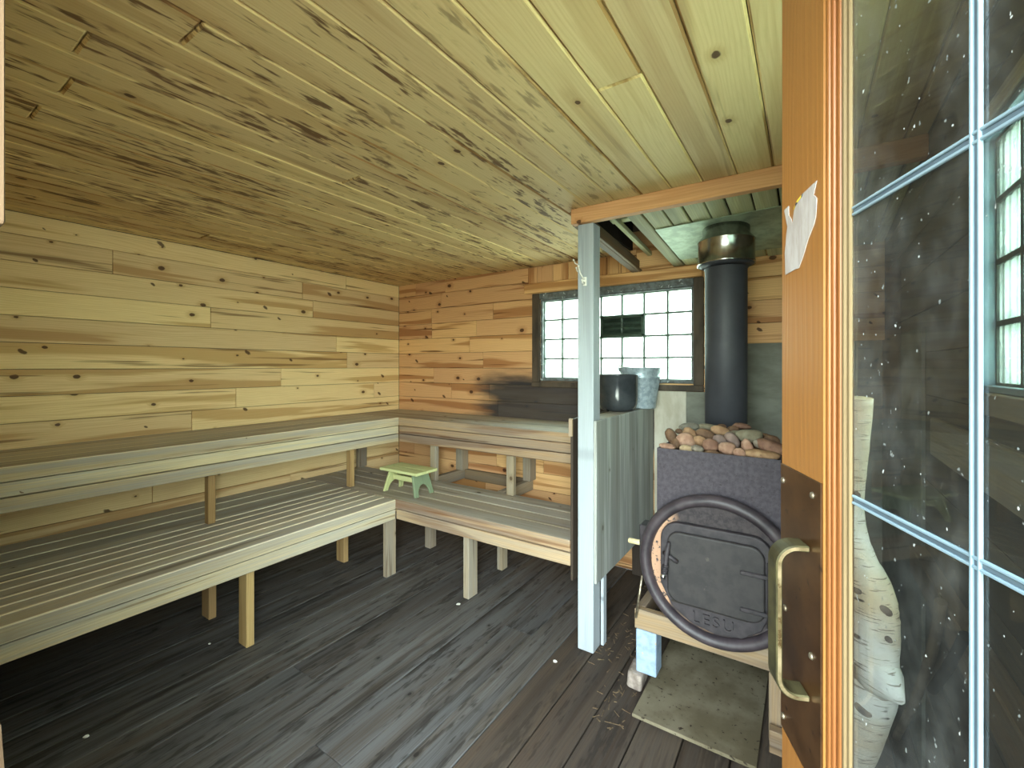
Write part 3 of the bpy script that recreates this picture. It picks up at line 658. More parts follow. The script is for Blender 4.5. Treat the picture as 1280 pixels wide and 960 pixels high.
e = Vector((RX, RY * 0.9, 0)).normalized(); n = Vector((-e.y, e.x, 0))
m = bu.mb(); pts = []
for k in range(15):
    a = math.pi * k / 14; pts.append(Vector(c) + Vector((0, 0, 0.279)) + e * 0.137 * math.cos(a) + n * -0.118 * math.sin(a) + Vector((0, 0, -0.012 * math.sin(a))))
m.tube(pts, 0.0028, 8); bu.add(m, 'bail_handle', M['screw'])

# ------------------------------------------------------------------ stool
st = Root('step_stool', (-2.43, 2.30, ZL), 'small green painted wooden step stool on the corner of the lower bench', 'stool')
x0, x1, y0, y1 = -2.62, -2.24, 2.195, 2.405; zt = ZL + 0.176
m = st.mb(); ym = (y0 + y1) / 2
m.box((x0, y0, zt - 0.02), (x1, ym - 0.002, zt), grain=0); m.box((x0, ym + 0.002, zt - 0.02), (x1, y1, zt), grain=0)
st.add(m, 'stool_top', M['green'], bevel=0.004, seg=2)
def stool_leg(xt, xb):
    mm = st.mb(); w = [(y0 + 0.012, 0), (y0 + 0.05, 0)]
    for k in range(9):
        a = math.pi * k / 8; w.append((ym - 0.055 * math.cos(a), 0.012 + 0.065 * math.sin(a)))
    w += [(y1 - 0.05, 0), (y1 - 0.012, 0), (y1 - 0.03, 0.1555), (y0 + 0.03, 0.1555)]
    vs = mm.prism([(a, b + ZL) for a, b in w], 0, 0, 0.019, grain=2)
    for v in vs:
        f = (v.co.z + st.loc.z - ZL) / 0.1555; v.co.x += xb + (xt - xb) * f - 0.0095
    return mm
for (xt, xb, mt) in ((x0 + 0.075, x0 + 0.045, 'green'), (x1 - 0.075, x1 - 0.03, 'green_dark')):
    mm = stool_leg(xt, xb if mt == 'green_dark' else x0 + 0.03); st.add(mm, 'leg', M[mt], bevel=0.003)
m = st.mb(); m.box((x0 + 0.07, ym - 0.04, zt - 0.09), (x1 - 0.07, ym - 0.02, zt - 0.055), grain=0); st.add(m, 'stretcher', M['green'], bevel=0.002)

# ------------------------------------------------------------------ stove
CX, CZ = -0.31, 0.624
sv = Root('barrel_stove', (CX, 2.35, 0), 'dark iron barrel wood stove with rock box on top', 'stove')
m = sv.mb(); m.lathe([(0.0005, 1.975), (0.26, 1.975), (0.29, 1.98), (0.29, 2.20), (0.296, 2.215), (0.29, 2.23), (0.29, 2.50), (0.296, 2.515), (0.29, 2.53), (0.29, 2.80), (0.0005, 2.80)], (CX, 0, CZ), 1, 72)
sv.add(m, 'barrel', M['iron'])
m = sv.mb(); m.lathe([(0.0005, 1.955), (0.262, 1.955), (0.262, 1.974), (0.0005, 1.974)], (CX, 0, CZ), 1, 72, smooth=False); sv.add(m, 'front_disc', M['front_disc'])
prof = []
for k in range(14):
    a = 2 * math.pi * k / 14; prof.append((0.281 + 0.025 * math.cos(a), 1.955 + 0.03 * math.sin(a)))
m = sv.mb(); m.lathe(prof, (CX, 0, CZ), 1, 80, closed=True); sv.add(m, 'rim_ring', M['iron_ring'])
def rrect(xa, xb, za, zb, r, n=7):
    pts = []
    for (cx, cz, a0) in ((xb - r, zb - r, 0), (xa + r, zb - r, 90), (xa + r, za + r, 180), (xb - r, za + r, 270)):
        for k in range(n + 1):
            a = R(a0 + 90 * k / n); pts.append((cx + r * math.cos(a), cz + r * math.sin(a)))
    return pts
fp = rrect(-0.52, -0.105, 0.475, 0.80, 0.075)
# frame plate widens into the lettered apron below
fp = [p for p in fp if p[1] > 0.52] ; 
fpl = [q for q in fp]
fpl.sort(key=lambda q: math.atan2(q[1] - 0.62, q[0] + 0.31))
fpl = [(-0.475, 0.452), (-0.40, 0.402), (-0.31, 0.384), (-0.21, 0.396), (-0.145, 0.445)] + [q for q in fpl]
fpl.sort(key=lambda q: math.atan2(q[1] - 0.62, q[0] + 0.31))
m = sv.mb(); m.prism(fpl, 1, 1.925, 1.956, grain=0); sv.add(m, 'door_frame', M['iron'], bevel=0.006, seg=3)
m = sv.mb(); m.box((-0.475, 1.9235, 0.4695), (-0.19, 1.9252, 0.4765)); sv.add(m, 'door_gap_shadow', M['attic'])  # thin dark strip painting the shadow line under the fire door
m = sv.mb(); m.prism(rrect(-0.488, -0.132, 0.478, 0.768, 0.05), 1, 1.905, 1.9245, grain=0); dr = sv.add(m, 'fire_door', M['iron_door'], bevel=0.008, seg=3)
for zc in (0.665, 0.525):
    m = sv.mb(); m.box((-0.215, 1.896, zc - 0.008), (-0.115, 1.9055, zc + 0.008), M=None); sv.add(m, 'hinge', M['iron'], bevel=0.003, parent=dr)
m = sv.mb(); m.tube([(-0.118, 1.90, 0.48), (-0.118, 1.90, 0.72)], 0.007, 10); sv.add(m, 'hinge_pin', M['iron'], parent=dr)
m = sv.mb(); m.tube([(-0.475, 1.885, 0.728), (-0.482, 1.880, 0.68), (-0.485, 1.876, 0.64), (-0.492, 1.872, 0.60)], [0.006, 0.010, 0.008, 0.008], 10)
m.tube([(-0.50, 1.905, 0.672), (-0.478, 1.885, 0.672), (-0.455, 1.893, 0.655), (-0.445, 1.902, 0.648)], 0.008, 8)
for k in range(5):
    m.lathe([(0.0115, -0.003), (0.0135, 0.0), (0.0115, 0.003), (0.006, 0.003), (0.006, -0.003)], (-0.4865 - 0.0012 * k, 1.8745, 0.632 - 0.008 * k), 2, 12, closed=True)
la = sv.add(m, 'latch', M['iron'], parent=dr)
m = sv.mb(); m.lathe([(0.0005, -0.014), (0.009, -0.010), (0.0125, 0.0), (0.009, 0.010), (0.0005, 0.014)], (-0.494, 1.871, 0.588), 2, 16); sv.add(m, 'latch_knob', M['chrome'], label='bright chrome knob of the door latch', parent=dr)
# raised letters on the apron
cu = bpy.data.curves.new('lettering', 'FONT'); cu.body = 'LESU'; cu.size = 0.062; cu.extrude = 0.006; cu.space_character = 1.25; cu.align_x = 'CENTER'
to = bpy.data.objects.new('lettering_curve', cu); COL.objects.link(to)
dg = bpy.context.evaluated_depsgraph_get(); me = bpy.data.meshes.new_from_object(to.evaluated_get(dg)); bpy.data.objects.remove(to)
me.materials.append(M['iron']); lo = bpy.data.objects.new('raised_lettering', me); COL.objects.link(lo); lo.parent = sv.e
lo.location = Vector((-0.315, 1.9235, 0.412)) - sv.loc; lo.rotation_euler = (R(90), R(0), 0)
# rock box
bx0, bx1, by0, by1, bz = -0.555, -0.085, 2.0, 2.42, 1.09
def arcz(x): return CZ + math.sqrt(max(0.2925 ** 2 - (x - CX) ** 2, 0))
m = sv.mb()
for (ya, yb2) in ((by0, by0 + 0.005), (by1 - 0.005, by1)):
    pts = [(bx0, bz), (bx0, arcz(bx0))] + [(bx0 + (bx1 - bx0) * k / 16, arcz(bx0 + (bx1 - bx0) * k / 16)) for k in range(1, 16)] + [(bx1, arcz(bx1)), (bx1, bz)]
    m.prism(pts, 1, ya, yb2)
for (xa, xb) in ((bx0, bx0 + 0.005), (bx1 - 0.005, bx1)):
    m.box((xa, by0 + 0.0055, arcz(bx0)), (xb, by1 - 0.0055, bz))
m.box((bx0 + 0.006, by0 + 0.006, 0.95), (bx1 - 0.006, by1 - 0.006, 0.956))
sv.add(m, 'rock_box', M['iron_box'])
# draught knob and rod at the left of the barrel
m = sv.mb(); m.box((-0.640, 2.02, 0.60), (-0.602, 2.10, 0.73)); sv.add(m, 'side_bracket', M['iron'], bevel=0.004)
m = sv.mb(); m.tube([(-0.70, 2.05, 0.635), (-0.642, 2.05, 0.635)], [0.012, 0.012], 12); sv.add(m, 'draught_knob', M['cream'], bevel=0.003, label='cream knob on the left side of the stove')
m = sv.mb(); m.tube([(-0.612, 1.972, 0.52), (-0.638, 1.966, 0.33)], 0.005, 8); sv.add(m, 'damper_rod', M['screw'], label='thin grey rod beside the barrel')

# stand
sd = Root('stove_stand', (CX, 2.3, 0), 'worn timber stand with pale blue legs under the barrel stove', 'stand')
def cradle(ya, yb2, mm):
    xs_ = [-0.652, -0.02]; zt_, zb_ = 0.357, 0.270
    pts = [(xs_[0], zt_)]
    hw = math.sqrt(0.2935 ** 2 - (CZ - zt_) ** 2)
    pts += [(CX - hw + 2 * hw * k / 14, CZ - math.sqrt(0.2935 ** 2 - (-hw + 2 * hw * k / 14) ** 2)) for k in range(15)]
    pts += [(xs_[1], zt_), (xs_[1], zb_), (xs_[0], zb_)]
    mm.prism(pts, 1, ya, yb2, grain=0)
for (ya, yb2) in ((1.988, 2.026), (2.72, 2.758)):
    m = sd.mb(); cradle(ya, yb2, m); sd.add(m, 'cradle_board', M['stand_wood'], bevel=0.003)
for x in (-0.652, -0.058):
    m = sd.mb(); m.box((x, 2.027, 0.27), (x + 0.038, 2.719, 0.357), grain=1); sd.add(m, 'side_rail', M['stand_wood'], bevel=0.003)
for (x, y, mt) in ((-0.645, 1.985, 'leg_blue'), (-0.125, 1.985, 'stand_wood'), (-0.645, 2.67, 'leg_blue'), (-0.125, 2.67, 'stand_wood')):
    z0 = 0.078 if mt == 'leg_blue' else 0.0
    m = sd.mb(); m.box((x, y, z0), (x + 0.09, y + 0.09, 0.2695), grain=2); sd.add(m, 'leg', M[mt], bevel=0.004)
m = sd.mb(); m.box((-0.12, 1.93, 0.0), (0.12, 1.968, 0.085), grain=0); sd.add(m, 'floor_rail', M['stand_wood'], bevel=0.003)
for y in (1.965, 2.65):
    m = MB((-0.65, y + 0.055, 0))
    vs = m.box((-0.684, y, 0.001), (-0.616, y + 0.115, 0.077))
    for v in vs: v.co += Vector((random.uniform(-.008, .006), random.uniform(-.01, .01), 0))
    lab = 'chipped pale block under the front blue stand leg' if y < 2 else 'chipped pale block under the rear stand leg'
    tag(m.build('foot_block', M['foot_block'], bevel=0.014, seg=3), lab, 'block', 'blocks under the stove stand')

# ash board
m = MB((-0.38, 2.0, 0)); vs = m.box((-0.60, 1.795, 0.004), (-0.15, 2.6, 0.018))
for v in vs:
    if v.co.y + 2.0 < 2.0: v.co.z += 0.012
    if v.co.x < -0.1 and v.co.y > 0: v.co.x += 0.0
o = m.build('ash_board', [M['ashboard']], bevel=0.003, seg=2); tag(o, 'speckled grey cement board lying on the floor under the stove', 'board')

# stove pipe
PX, PY = -0.352, 2.535
sp = Root('stove_pipe', (PX, PY, 0.915), 'wide black stove pipe rising behind the rocks', 'pipe')
m = sp.mb(); m.lathe([(0.099, 0.917), (0.1, 1.55), (0.1015, 1.56), (0.1, 1.57), (0.1, 1.95), (0.104, 1.953), (0.104, 1.965), (0.1, 1.968), (0.1, 2.155), (0.097, 2.155), (0.097, 0.917)], (PX, PY, 0), 2, 56, closed=True); sp.add(m, 'pipe', M['pipe'])
m = sp.mb(); m.lathe([(0.132, 1.975), (0.138, 1.972), (0.138, 1.982), (0.134, 1.99), (0.134, 2.09), (0.137, 2.094), (0.134, 2.098), (0.112, 2.125), (0.112, 2.166), (0.109, 2.166), (0.109, 2.12), (0.130, 2.09), (0.130, 1.975)], (PX, PY, 0), 2, 56, closed=True); sp.add(m, 'collar', M['galv'], label='shiny galvanised collar at the top of the pipe')
m = sp.mb(); m.lathe([(0.103, 1.955), (0.131, 1.972), (0.131, 1.976), (0.103, 1.96)], (PX, PY, 0), 2, 56, closed=True); sp.add(m, 'collar_ring', M['pipe'])
# flashing
m = MB((-0.3, 2.65, 2.15))
arc = [(PX + 0.108 * math.cos(R(90 + 15 * k)), PY + 0.108 * math.sin(R(90 + 15 * k))) for k in range(13)]
arc2 = [(PX + 0.108 * math.cos(R(-90 + 15 * k)), PY + 0.108 * math.sin(R(-90 + 15 * k))) for k in range(13)]
vs = m.prism([(PX, 2.955), (-0.672, 2.95), (-0.672, 2.385), (PX, 2.365)] + arc[::-1], 2, 0, 0.002)
vs += m.prism([(PX, 2.365), (0.2, 2.33), (0.2, 2.97), (PX, 2.955)] + arc2[::-1], 2, 0, 0.002)
for v in vs: v.co.z += decky(v.co.y + 2.65) - 0.006
o = m.build('metal_flashing_sheet', M['flash']); tag(o, 'grey green sheet metal flashing nailed overhead round the pipe', 'metal sheet')

# heat shields
def sheet(name, p0, p1, mat, label):
    c = (Vector(p0) + Vector(p1)) / 2; c.z = min(p0[2], p1[2]); m = MB(c); m.box(p0, p1); tag(m.build(name, mat, bevel=0.0015), label, 'heat shield', 'cement heat shields round the stove')
sheet('heat_shield_panel', (-0.881, YB - 0.012, 0.001), (-0.672, YB - 0.0005, 1.283), M['cement_pale'], 'pale cement sheet on the back wall right of the partition')
sheet('heat_shield_panel', (-0.6715, YB - 0.010, 0.001), (-0.5565, YB - 0.0005, 1.283), M['cement_grey'], 'narrow grey cement strip behind the left of the pipe')
sheet('heat_shield_panel', (-0.556, YB - 0.012, 0.001), (XR - 0.013, YB - 0.0005, 1.592), M['cement_grey'], 'large grey cement sheet on the back wall behind the pipe')
sheet('heat_shield_panel', (XR - 0.012, 2.13, 0.001), (XR - 0.0005, YB - 0.001, 1.592), M['cement_grey'], 'grey cement sheet on the right wall behind the door glass')

# ------------------------------------------------------------------ stones
PAL = {'grey': (lin(134, 126, 114), lin(108, 100, 90)), 'tan': (lin(178, 140, 108), lin(146, 108, 80)), 'pink': (lin(178, 140, 120), lin(148, 108, 90)),
       'brown': (lin(128, 96, 74), lin(98, 71, 54)), 'red': (lin(144, 106, 88), lin(114, 80, 66)), 'mauve': (lin(148, 122, 114), lin(118, 96, 90)), 'olive': (lin(138, 126, 106), lin(112, 100, 82)),
       'beige': (lin(184, 158, 128), lin(158, 130, 102)), 'speckled': (lin(164, 150, 136), lin(118, 104, 92))}
SM = {k: plain('stone_' + k, (a[0]*.72, a[1]*.76, a[2]*.74), (b[0]*.72, b[1]*.76, b[2]*.74), 26, 0.75, spec=0.25, bump=0.3, spots=95, spcol=tuple(x * 0.45 for x in b), splo=0.63) for k, (a, b) in PAL.items()}
# (crop x, crop y, w, h, colour, tilt, depth Y, label)
ST = [
 (455, 212, 140, 68, 'grey', -6, 2.30, 'flat grey stone, highest at the back left of the heap'),
 (315, 292, 90, 120, 'brown', -32, 2.16, 'brown upright stone leaning at the left end of the heap'),
 (280, 376, 116, 60, 'pink', 8, 2.05, 'small pale pink stone in the front left corner of the rock box'),
 (432, 322, 145, 112, 'pink', 22, 2.12, 'big pinkish round stone near the left front'),
 (352, 348, 74, 78, 'brown', 0, 2.10, 'dark brown stone tucked left of the big pinkish one'),
 (465, 268, 118, 80, 'tan', 28, 2.22, 'tan stone just below the flat grey one'),
 (376, 250, 52, 44, 'brown', 10, 2.25, 'little dark stone left of the flat grey one'),
 (440, 394, 116, 56, 'beige', 8, 2.045, 'beige stone at the front rim left of the speckled one'),
 (522, 394, 100, 58, 'speckled', 8, 2.045, 'grey speckled stone at the front rim'),
 (546, 328, 98, 74, 'tan', 12, 2.13, 'tan stone in the middle of the left half'),
 (588, 274, 134, 74, 'brown', 14, 2.21, 'flattish brown stone behind the tan middle one'),
 (622, 226, 170, 62, 'olive', 6, 2.32, 'long olive brown stone at the back of the heap'),
 (708, 246, 150, 68, 'tan', 12, 2.27, 'long orange tan stone at the back, centre'),
 (626, 360, 130, 92, 'red', 6, 2.085, 'round reddish brown stone at the front centre'),
 (706, 318, 126, 72, 'mauve', 14, 2.16, 'mauve grey stone behind the front centre pair'),
 (760, 388, 126, 94, 'pink', 8, 2.07, 'round speckled pink stone at front centre'),
 (860, 420, 92, 66, 'pink', 16, 2.045, 'small pink stone beside the round speckled pink one'),
 (806, 318, 84, 136, 'mauve', -40, 2.14, 'long slanting brown stone right of centre'),
 (806, 238, 96, 62, 'brown', 0, 2.33, 'dark brown stone at the foot of the pipe'),
 (880, 208, 128, 48, 'red', 4, 2.385, 'low brown stone right behind the pipe foot'),
 (932, 286, 196, 100, 'olive', 0, 2.20, 'large smooth olive stone, the biggest on top'),
 (918, 372, 90, 112, 'pink', -14, 2.10, 'pinkish upright stone under the large olive one'),
 (1008, 348, 66, 66, 'speckled', 0, 2.12, 'small speckled stone right of the large olive one'),
 (1108, 378, 210, 108, 'red', 20, 2.125, 'big reddish slab of stone at the right end'),
 (1036, 440, 236, 92, 'tan', 3, 2.078, 'wide orange tan stone at the front right rim'),
 (1122, 326, 120, 76, 'brown', 14, 2.22, 'dim brown stone at the back right corner'),
 (826, 274, 88, 60, 'olive', -10, 2.24, 'olive stone between pipe and large olive stone'),
 (1060, 292, 80, 54, 'brown', 10, 2.27, 'small brown stone behind the right slab'),
 (640, 424, 100, 40, 'brown', 4, 2.035, 'brown stone barely showing over the front rim'),
 (720, 214, 62, 40, 'brown', 0, 2.36, 'small dark stone furthest back, left of the pipe'),
]
for i, (cx, cy, w, h, colr, tilt, Y, lab) in enumerate(ST):
    c = atY(790 + cx / 6.4, 500 + cy / 6.4, Y)
    z = FX * c.x + FY * c.y; k = z / FPX / 6.4
    a, b_ = w * k * 0.53, h * k * 0.53
    bm = bmesh.new(); bmesh.ops.create_icosphere(bm, subdivisions=3, radius=1.0)
    rr = random.Random(i); ph = [rr.uniform(0, 6) for _ in range(6)]
    for v in bm.verts:
        q = v.co.copy(); n_ = 1 + 0.06 * math.sin(3 * q.x + ph[0]) + 0.05 * math.sin(4 * q.y + ph[1]) + 0.05 * math.sin(3.5 * q.z + ph[2]) + 0.03 * math.sin(7 * q.x + 5 * q.z + ph[3])
        q = Vector((math.copysign(abs(q.x) ** 0.92, q.x), math.copysign(abs(q.y) ** 0.92, q.y), math.copysign(abs(q.z) ** 0.92, q.z)))
        v.co = q * n_
    bmesh.ops.transform(bm, matrix=Matrix.Rotation(YAW * 0.3, 4, 'Z') @ Matrix.Rotation(R(tilt), 4, 'Y') @ Matrix.Diagonal((a, (a * b_) ** 0.5 * 0.85, b_, 1)), verts=bm.verts)
    for f in bm.faces: f.smooth = True
    me = bpy.data.meshes.new('sauna_stone'); bm.to_mesh(me); bm.free(); me.materials.append(SM[colr])
    o = bpy.data.objects.new('sauna_stone', me); COL.objects.link(o); o.location = c
    tag(o, lab, 'stone', 'sauna stones in the rock box')
# buried stones below the visible ones: one heap
m = MB((CX, 2.2, 0.957)); bm = m.bm
rr = random.Random(5)
for i in range(9):
    for j in range(7):
        x = bx0 + 0.045 + (bx1 - bx0 - 0.09) * i / 8; y = by0 + 0.04 + (by1 - by0 - 0.08) * j / 6
        top = 1.055 + 0.06 * min(1, (y - 2.0) / 0.3)
        r_ = bmesh.ops.create_icosphere(bm, subdivisions=2, radius=0.034)
        for v in r_['verts']:
            v.co = Vector((v.co.x * rr.uniform(.95, 1.05), v.co.y, v.co.z * 1.3)) + Vector((x, y, top - 0.045)) - m.o
        r_ = bmesh.ops.create_icosphere(bm, subdivisions=1, radius=0.034)
        for v in r_['verts']: v.co = Vector((v.co.x, v.co.y, v.co.z * 1.2)) + Vector((x, y, 0.999)) - m.o
for f in bm.faces: f.smooth = True
o = m.build('buried_stones', SM['brown']); tag(o, 'dark bed of stones filling the rock box under the top layer', 'stones', kind='stuff')

# ------------------------------------------------------------------ door
HX, HY = -0.029 + 0.388 * 0.76, 0.70 - 0.922 * 0.76
ANG = math.atan2(0.922, -0.388)
door = empty('door_1', (HX, HY, 0), 'open glazed oak door swung in on the right', 'door', kind='structure', rz=ANG)
class D:
    """door frame: x along the door from hinge (latch edge at .76), y out of the face towards the benches, z up"""
    def mb(s): return MB()
    def add(s, mb, name, mats, bevel=0.0, seg=1, parent=None, label=None):
        o = mb.build(name, mats, parent or door, bevel, seg, loc=(0, 0, 0)); return tag(o, label)
dd = D(); L = 0.76; TH = 0.028; ZB, ZT = 0.012, 2.03
def S(s_): return L + s_
m = dd.mb(); m.box((S(-0.1135), -TH, ZB), (S(0), 0, ZT), grain=2, tone=.5); dd.add(m, 'stile', M['oak'], bevel=0.0015)
m = dd.mb(); m.box((0.0, -TH, ZB), (0.1135, 0, ZT), grain=2, tone=.5); dd.add(m, 'stile', M['oak'], bevel=0.0015)
m = dd.mb(); m.box((0.1137, -TH, ZB), (S(-0.1137), 0, 0.24), grain=0, tone=.5); dd.add(m, 'rail', M['oak'], bevel=0.0015)
m = dd.mb(); m.box((0.1137, -TH, 1.91), (S(-0.1137), 0, ZT), grain=0, tone=.5); dd.add(m, 'rail', M['oak'], bevel=0.0015)
gx0, gx1, gz0, gz1 = 0.1137, S(-0.1137), 0.24, 1.91
def moulding(mm, x0_, x1_, z0_, z1_, w_, ya, yb, mi=0):
    mm.box((x0_, ya, z0_), (x0_ + w_, yb, z1_), grain=2, mi=mi); mm.box((x1_ - w_, ya, z0_), (x1_, yb, z1_), grain=2, mi=mi)
    mm.box((x0_ + w_, ya, z0_), (x1_ - w_, yb, z0_ + w_), grain=0, mi=mi); mm.box((x0_ + w_, ya, z1_ - w_), (x1_ - w_, yb, z1_), grain=0, mi=mi)
m = dd.mb(); moulding(m, gx0, gx1, gz0, gz1, 0.007, -0.012, -0.001); moulding(m, gx0 + 0.007, gx1 - 0.007, gz0 + 0.007, gz1 - 0.007, 0.006, -0.012, -0.003); moulding(m, gx0 + 0.013, gx1 - 0.013, gz0 + 0.013, gz1 - 0.013, 0.008, -0.012, -0.005)
dd.add(m, 'moulding', M['oak_trim'], bevel=0.002, seg=2)
m = dd.mb(); moulding(m, gx0 + 0.021, gx1 - 0.021, gz0 + 0.021, gz1 - 0.021, 0.006, -0.012, -0.0065); moulding(m, gx0 + 0.027, gx1 - 0.027, gz0 + 0.027, gz1 - 0.027, 0.006, -0.012, -0.0085)
dd.add(m, 'glazing_bead', M['bead'], bevel=0.0012)
m = dd.mb(); moulding(m, gx0, gx1, gz0, gz1, 0.006, -0.0265, -0.0161); dd.add(m, 'back_bead', M['oak_trim'], bevel=0.001)
m = dd.mb(); m.box((gx0 + 0.0005, -0.016, gz0 + 0.0005), (gx1 - 0.0005, -0.0125, gz1 - 0.0005)); gl = dd.add(m, 'glass_pane', M['door_glass'])
gs = [S(-0.297), S(-0.297) - 0.146]
gzs = [1.607 + 0.2915 * k for k in (-4, -3, -2, -1, 0)]
def bar(pa, pb, vertical):
    mm = dd.mb()
    for (o0, o1, mi, yy) in ((-0.0046, -0.0020, 0, -0.0095), (-0.0020, 0.0020, 1, -0.0108), (0.0020, 0.0046, 0, -0.0095)):
        if vertical: mm.box((pa + o0, -0.0123, gz0 + 0.034), (pa + o1, yy, gz1 - 0.034), mi=mi)
        else: mm.box((gx0 + 0.034, -0.0124, pa + o0), (gx1 - 0.034, yy - 0.0002, pa + o1), mi=mi)
    dd.add(mm, 'grille_bar', [M['grille'], M['grille_dark']], bevel=0.0006)
for g in gs: bar(g, 0, True)
for z in gzs: bar(z, 0, False)
# push plate, pull handle
m = dd.mb(); m.box((S(-0.111), 0.0, 0.971), (S(-0.002), 0.002, 1.321)); pl = dd.add(m, 'push_plate', M['plate'], bevel=0.0008)
m = dd.mb()
for (s_, z_) in ((-0.012, 1.300), (-0.093, 1.303), (-0.018, 1.135), (-0.090, 1.118), (-0.012, 0.99), (-0.100, 0.992)):
    m.lathe([(0.0005, 0.0052), (0.002, 0.005), (0.0036, 0.0038), (0.0042, 0.0021)], (S(s_), 0, z_), 1, 14)
dd.add(m, 'screw', M['screw'], parent=pl)
m = dd.mb(); PR = 0.038; zt_, zb_ = 1.242, 1.062; rr_ = 0.024; t_ = 0.007
path = [(0.0021, zt_)] + [(PR - rr_ + rr_ * math.sin(a), zt_ - rr_ + rr_ * math.cos(a)) for a in [R(11.25 * k) for k in range(9)]] + [(PR - rr_ + rr_ * math.cos(a), zb_ + rr_ - rr_ * math.sin(a)) for a in [R(11.25 * k) for k in range(9)]] + [(0.0021, zb_)]
inner = [(0.0021, zt_ - t_)] + [(PR - rr_ + (rr_ - t_) * math.sin(a), zt_ - rr_ + (rr_ - t_) * math.cos(a)) for a in [R(11.25 * k) for k in range(9)]] + [(PR - rr_ + (rr_ - t_) * math.cos(a), zb_ + rr_ - (rr_ - t_) * math.sin(a)) for a in [R(11.25 * k) for k in range(9)]] + [(0.0021, zb_ + t_)]
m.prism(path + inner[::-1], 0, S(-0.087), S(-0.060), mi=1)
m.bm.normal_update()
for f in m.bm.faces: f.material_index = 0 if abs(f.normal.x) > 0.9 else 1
dd.add(m, 'pull_handle', [M['brass'], M['brass_shade']], bevel=0.0015, label='worn brass pull handle, shade coloured onto its broad faces')
# torn sticker on the stile
def door_sz(px, py):
    u = (px - 640) / FPX; s_ = (0.3624 - 0.6 * u) / (0.9828 * u - 0.1848); z_ = 0.6 + 0.9828 * s_
    return (S(s_), CAMH + (458 - py) / FPX * z_)
poly = [(125, 380), (158, 345), (160, 420), (175, 440), (188, 475), (200, 380), (225, 310), (270, 250), (370, 155), (345, 262), (370, 285), (362, 430), (350, 480), (300, 610), (268, 720), (235, 812), (205, 822), (135, 862), (130, 700), (142, 560), (150, 500), (160, 430), (150, 380)]
m = dd.mb(); m.prism([door_sz(960 + a / 6, 200 + b_ / 6) for a, b_ in poly[:-2]], 1, 0.0001, 0.0008); tk = dd.add(m, 'torn_sticker', M['paper'], label='torn white remains of a sticker')
m = dd.mb(); m.prism([door_sz(960 + a / 6, 200 + b_ / 6) for a, b_ in ((198, 375), (222, 310), (268, 250), (262, 275), (236, 308), (212, 345))], 1, 0.0009, 0.0014); dd.add(m, 'print_scrap', M['paper_mark'], parent=tk)
# birch branch handle on the far face of the stile
cl = [(1073, 497, 15.5), (1071, 530, 15), (1067, 570, 15), (1062, 610, 15.5), (1061, 640, 16), (1064, 670, 18), (1072, 700, 21), (1083, 728, 25), (1091, 760, 26.5), (1092, 800, 26), (1090, 835, 27), (1086, 865, 29), (1078, 890, 28), (1068, 920, 27), (1058, 950, 25), (1048, 985, 24), (1040, 1020, 22), (1034, 1050, 18)]
def door_back(px, py, off):
    u = (px - 640) / FPX; ax, az = 0.3624 + 0.9828 * off, 0.6 - 0.1848 * off
    s_ = (ax - u * az) / (0.9828 * u - 0.1848); z_ = az + 0.9828 * s_
    return Vector((S(s_), -off, CAMH + (458 - py) / FPX * z_)), z_
m = dd.mb(); pts, rd = [], []
for (px, py, r_) in cl:
    off = TH + 0.029; P, z_ = door_back(px, py, off); pts.append(P); rd.append(r_ * z_ / FPX * 0.97)
# refine
def refine(pts, rd, n):
    out, ro = [], []
    for i in range(len(pts) - 1):
        p0, p1, p2, p3 = pts[max(i - 1, 0)], pts[i], pts[i + 1], pts[min(i + 2, len(pts) - 1)]
        for k in range(n):
            t = k / n; out.append(0.5 * ((2 * p1) + (p2 - p0) * t + (2 * p0 - 5 * p1 + 4 * p2 - p3) * t * t + (3 * p1 - p0 - 3 * p2 + p3) * t ** 3)); ro.append(rd[i] + (rd[i + 1] - rd[i]) * t)
    return out + [pts[-1]], ro + [rd[-1]]
pts, rd = refine(pts, rd, 4); rr = random.Random(3)
rd = [r * (1 + rr.uniform(-0.02, 0.02)) for r in rd]
rings = m.tube(pts, rd, 28, cap=True)
br = dd.add(m, 'birch_branch_handle', [M['birch'], M['birch_cut']], label='pale birch branch with a broken stub, seen through the glass')
br.data.polygons[len(br.data.polygons) - 2].material_index = 1
Pb, zb = door_back(1104, 850, TH + 0.029); Pe, _ = door_back(1126, 876, TH + 0.029)
m = dd.mb(); m.tube([Pb.lerp(Pe, -.4), Pb, Pb.lerp(Pe, .5), Pe], [0.024, 0.02, 0.012, 0.004], 14); dd.add(m, 'broken_stub', [M['birch'], M['birch_cut']], parent=br)
m = dd.mb()
def bark_knot(px, py, w, h):
    # spot lying on the bark facing the camera
    P, z_ = door_back(px, py, TH + 0.029); best = min(range(len(pts)), key=lambda i: abs(pts[i].z - P.z)); cpt = pts[best]
    camd = Matrix.Rotation(-ANG, 4, 'Z') @ (Vector((0, 0, CAMH)) - Vector((HX, HY, 0)))
    v = (camd - cpt); v.z = 0; v.normalize(); side = v.cross(Vector((0, 0, 1)))
    lat = (P - cpt).dot(side); lat = max(-rd[best] * .9, min(rd[best] * .9, lat))
    q = cpt + side * lat + v * math.sqrt(max(rd[best] ** 2 - lat ** 2, 1e-8)); q.z = P.z
    r_ = bmesh.ops.create_icosphere(m.bm, subdivisions=2, radius=1.0)
    for vv in r_['verts']: vv.co = q + side * vv.co.x * w + Vector((0, 0, 1)) * (vv.co.z * h + vv.co.x * w * 0.3) + v * vv.co.y * 0.0022
for a in ((1074, 724, .008, .0035), (1107, 764, .006, .005), (1110, 800, .004, .0035), (1079, 866, .008, .006), (1071, 618, .004, .004)): bark_knot(*a)
for f in m.bm.faces: f.smooth = True
